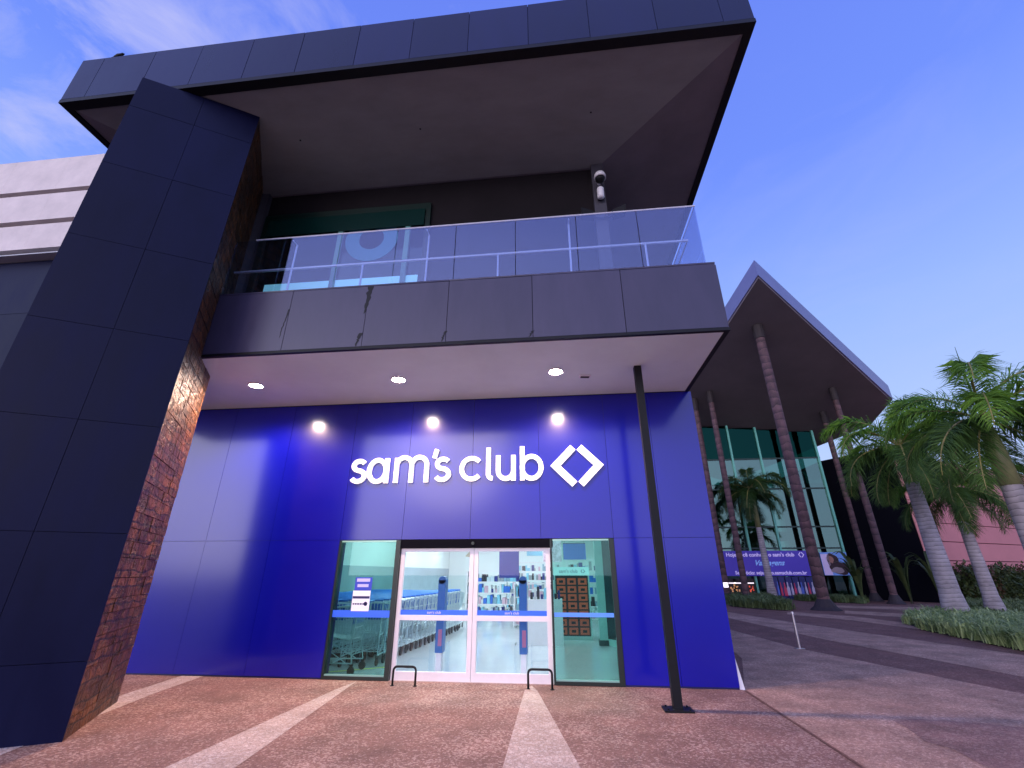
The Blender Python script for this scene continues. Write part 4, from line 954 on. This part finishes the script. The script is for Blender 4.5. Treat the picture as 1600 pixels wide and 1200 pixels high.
FR_hang = [frond(s, 2.2, -38, .42, m_=M_palmd) for s in (10, 11, 12)]
def palm(name, x, y, zt, zc, r0, scale, seed, lb, az0=0, spear=1.6, lean=(0, 0), dark=None):
    rr = random.Random(seed); t = thing(name, lb, 'palm tree', (x, y, 0), 0, 'palm trees on the plaza')
    n = 14; b = B()
    pts = [(lean[0] * (i / n), lean[1] * (i / n), -.05 + (zt + .05) * i / n) for i in range(n + 1)]
    tube(b, pts, [r0 * (1.35 - .35 * min(1, i / 3)) * (1 - .35 * i / n) for i in range(n + 1)], 16); obj('trunk', b, M_trunk, t, True)
    b = B(); tube(b, [(lean[0], lean[1], zt - .02), (lean[0], lean[1], zt + (zc - zt) * .5), (lean[0], lean[1], zc)], [r0 * .72, r0 * .62, r0 * .36], 12); obj('crown_shaft', b, M_shaft, t, True)
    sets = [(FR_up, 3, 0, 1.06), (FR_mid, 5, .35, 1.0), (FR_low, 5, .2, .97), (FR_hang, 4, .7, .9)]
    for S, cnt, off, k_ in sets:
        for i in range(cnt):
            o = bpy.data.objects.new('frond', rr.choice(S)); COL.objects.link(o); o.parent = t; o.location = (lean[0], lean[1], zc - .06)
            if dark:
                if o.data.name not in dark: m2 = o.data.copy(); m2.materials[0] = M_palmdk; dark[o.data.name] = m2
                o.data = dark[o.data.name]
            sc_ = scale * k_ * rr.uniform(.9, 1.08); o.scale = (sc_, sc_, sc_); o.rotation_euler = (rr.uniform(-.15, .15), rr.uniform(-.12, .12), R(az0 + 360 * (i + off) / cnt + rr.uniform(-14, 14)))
    if spear:
        b = B(); tube(b, [(lean[0], lean[1], zc - .1), (lean[0] + .02, lean[1], zc + spear * .6), (lean[0] + .06, lean[1] - .02, zc + spear)], [.032, .022, .004], 6); obj('spear_leaf', b, M_palmd, t)
    return t
palm('palm_tree', 14.57, 20.53, 5.2, 6.75, .36, 1.38, 1, 'tall palm with a thick pale trunk rising from the long grass bed', 20, 1.9)
palm('palm_tree', 18.4, 23.7, 3.9, 5.4, .30, 1.25, 2, 'shorter palm behind the thick trunked palm, before the hedge', 70, 0)
palm('palm_tree', 13.9, 35.2, 4.7, 7.4, .26, 1.30, 3, 'small dark palm in front of the violet banner', 10, 0, dark={'-': 0})
palm('palm_tree', 11.3, 12.72, 3.75, 5.55, .31, 1.22, 4, 'palm cut by the picture edge with a long upright spear leaf', -15, 2.1)

def blades(name, polyxy, n, hgt, m_, wid=.018, seed=1, z0=0.0):
    rr = random.Random(seed); b = B()
    xs_ = [p[0] for p in polyxy]; ys_ = [p[1] for p in polyxy]
    def inside(x, y):
        c = False; j = len(polyxy) - 1
        for i in range(len(polyxy)):
            xi_, yi_ = polyxy[i]; xj, yj = polyxy[j]
            if (yi_ > y) != (yj > y) and x < (xj - xi_) * (y - yi_) / (yj - yi_) + xi_: c = not c
            j = i
        return c
    k_ = 0
    while k_ < n:
        cx, cy = rr.uniform(min(xs_), max(xs_)), rr.uniform(min(ys_), max(ys_))
        if not inside(cx, cy): continue
        hk = rr.uniform(.6, 1.2)
        for _ in range(14):
            a = rr.uniform(0, 2 * math.pi); h = hgt * hk * rr.uniform(.6, 1.1); r_ = h * rr.uniform(.35, 1.1)
            bx_, by_ = cx + rr.gauss(0, .07), cy + rr.gauss(0, .07); dx, dy = math.cos(a), math.sin(a); sx, sy = -dy * wid * .5, dx * wid * .5
            p1 = (bx_ + dx * r_ * .3, by_ + dy * r_ * .3, z0 + h * .72); p2 = (bx_ + dx * r_, by_ + dy * r_, z0 + h * rr.uniform(.55, 1.0))
            v = [b.verts.new(q) for q in ((bx_ - sx, by_ - sy, z0), (bx_ + sx, by_ + sy, z0), (p1[0] + sx, p1[1] + sy, p1[2]), p2, (p1[0] - sx, p1[1] - sy, p1[2]))]
            b.faces.new(v); k_ += 1
    return obj(name, b, m_)
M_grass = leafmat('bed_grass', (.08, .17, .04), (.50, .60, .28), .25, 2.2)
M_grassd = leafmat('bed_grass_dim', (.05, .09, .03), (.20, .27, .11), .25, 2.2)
BED1 = [(10.45, 12.6), (10.9, 15.2), (11.35, 17.6), (12.2, 19.8), (14, 21.6), (16, 22.2), (15.8, 19), (14.5, 14.5), (13.0, 10.5), (11.1, 10.2)]
BED2 = [(8.9, 28.3), (9.6, 26.2), (10.5, 25.4), (11.3, 26.4), (12.3, 30), (13.9, 35.6), (10.6, 35.6)]
BED3 = [(15.2, 34.0), (17.4, 31.5), (18.6, 33.0), (18.5, 35.8), (15.3, 35.6)]
BED4 = [(16.2, 22.6), (18.2, 21.2), (24, 27), (27, 32), (23, 33), (19.5, 26)]
M_soil = mat('soil', (.03, .022, .018), .95, var=.3, vscale=4)
for bd in (BED1, BED2, BED3, BED4):
    b = B(); prism(b, bd, .001, .03); struct(obj('planting_bed', b, M_soil))
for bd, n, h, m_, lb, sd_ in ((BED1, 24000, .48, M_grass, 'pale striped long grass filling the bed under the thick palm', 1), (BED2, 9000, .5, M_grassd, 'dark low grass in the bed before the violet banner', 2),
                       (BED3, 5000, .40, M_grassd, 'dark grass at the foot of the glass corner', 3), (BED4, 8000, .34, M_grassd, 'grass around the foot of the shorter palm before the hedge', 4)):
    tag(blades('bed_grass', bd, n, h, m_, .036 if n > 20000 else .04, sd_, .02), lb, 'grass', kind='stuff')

def leafmass(b, c, rad, n, size, rr, mi=0):
    for _ in range(n):
        while True:
            v = Vector((rr.uniform(-1, 1), rr.uniform(-1, 1), rr.uniform(-1, 1)))
            if .35 < v.length < 1: break
        p = Vector((c[0] + v.x * rad[0], c[1] + v.y * rad[1], c[2] + v.z * rad[2]))
        d = Vector((rr.gauss(0, 1), rr.gauss(0, 1), rr.gauss(0, 1))).normalized(); s = d.cross(Vector((0, 0, 1)));
        if s.length < .1: continue
        s.normalize(); L_ = size * rr.uniform(.6, 1.3)
        v = [b.verts.new(x_) for x_ in (p, p + d * L_ * .5 + s * L_ * .28, p + d * L_, p + d * L_ * .5 - s * L_ * .28)]; f = b.faces.new(v); f.material_index = mi
M_hedge = leafmat('hedge_leaf', (.022, .045, .014), (.085, .11, .035), .2, .8)
M_hedge2 = leafmat('hedge_leaf_red', (.06, .035, .02), (.13, .07, .035), .2, .8)
hedge = thing('hedge', 'long clipped hedge with reddish leaves along the coral wall', 'hedge', (30, 34, 0))
h0, h1 = Vector((22.8, 29.5)), Vector((44, 42))
h0 = Vector((24.3, 33.6)); h1 = Vector((48, 47))
b = B(); rr = random.Random(8)
for i in range(46):
    t_ = i / 45; c = h0.lerp(h1, t_); hh = 1.9 + .5 * math.sin(i * .9) * .4 + rr.uniform(-.15, .25)
    c = c - Vector((1, -.5)) * 0
    leafmass(b, (c.x - 30, c.y - 34 - .5, hh * .5), (.85, 1.0, hh * .62), 620, .26, rr, 1 if rr.random() < .3 else 0)
obj('foliage', b, [M_hedge, M_hedge2], hedge)
b = B()
for i in range(24):
    c = h0.lerp(h1, i / 23); tube(b, [(c.x - 30, c.y - 34.4, 0), (c.x - 30 + .05, c.y - 34.4, 1.3)], .05, 5)
obj('stem', b, M_colcap, hedge)
# leafy shrubs by the columns
for i, (x, y, lb) in enumerate(((20.4, 31.9, 'broad leafed shrub between the two far columns'), (17.9, 32.2, 'dark shrub beside the glass corner'), (22.0, 31.8, 'tall thin shrub before the dark tower'))):
    t = thing('shrub', lb, 'shrub', (x, y, 0)); rr = random.Random(60 + i)
    b = B()
    for k_ in range(16):
        a = rr.uniform(0, 6.28); h = rr.uniform(1.6, 3.0); q = Vector((math.cos(a), math.sin(a), 0)); pts = [Vector((0, 0, 0)) + q * (.05 + 1.1 * (s_k / 6) ** 2) + Vector((0, 0, h * math.sin(s_k / 6 * 1.9))) for s_k in range(7)]
        for s_k in range(6):
            d = (pts[s_k + 1] - pts[s_k]); sv = d.cross(Vector((0, 0, 1)));
            if sv.length < .01: continue
            sv.normalize(); w0 = .10 * math.sin(math.pi * (s_k + .3) / 6.6); w1 = .10 * math.sin(math.pi * (s_k + 1.3) / 7.4)
            b.faces.new([b.verts.new(x_) for x_ in (pts[s_k] - sv * w0, pts[s_k] + sv * w0, pts[s_k + 1] + sv * w1, pts[s_k + 1] - sv * w1)])
    obj('leaves', b, M_hedge, t)
    b = B(); tube(b, [(0, 0, 0), (0, 0, .5)], .06, 6); obj('stem', b, M_colcap, t)
# bird perched on the roof edge
q = onY(184, 88, RY0 + .05)
bd = thing('bird', 'small dark bird perched on the roof edge', 'bird', (q.x, q.y, RT)); bd.scale = (.8, .8, .8)
b = B(); tube(b, [(-.13, 0, .10), (-.05, 0, .10), (.03, 0, .13), (.09, 0, .17), (.12, 0, .19), (.17, 0, .185)], [.006, .04, .055, .035, .03, .004], 8); obj('body', b, M_steel, bd, True)
b = B(); tube(b, [(-.10, 0, .10), (-.24, 0, .05)], [.02, .012], 5); obj('tail', b, M_steel, bd)
b = B()
for s in (-1, 1): tube(b, [(0, s * .02, .09), (.01, s * .02, 0)], .005, 4)
obj('leg', b, M_steel, bd)
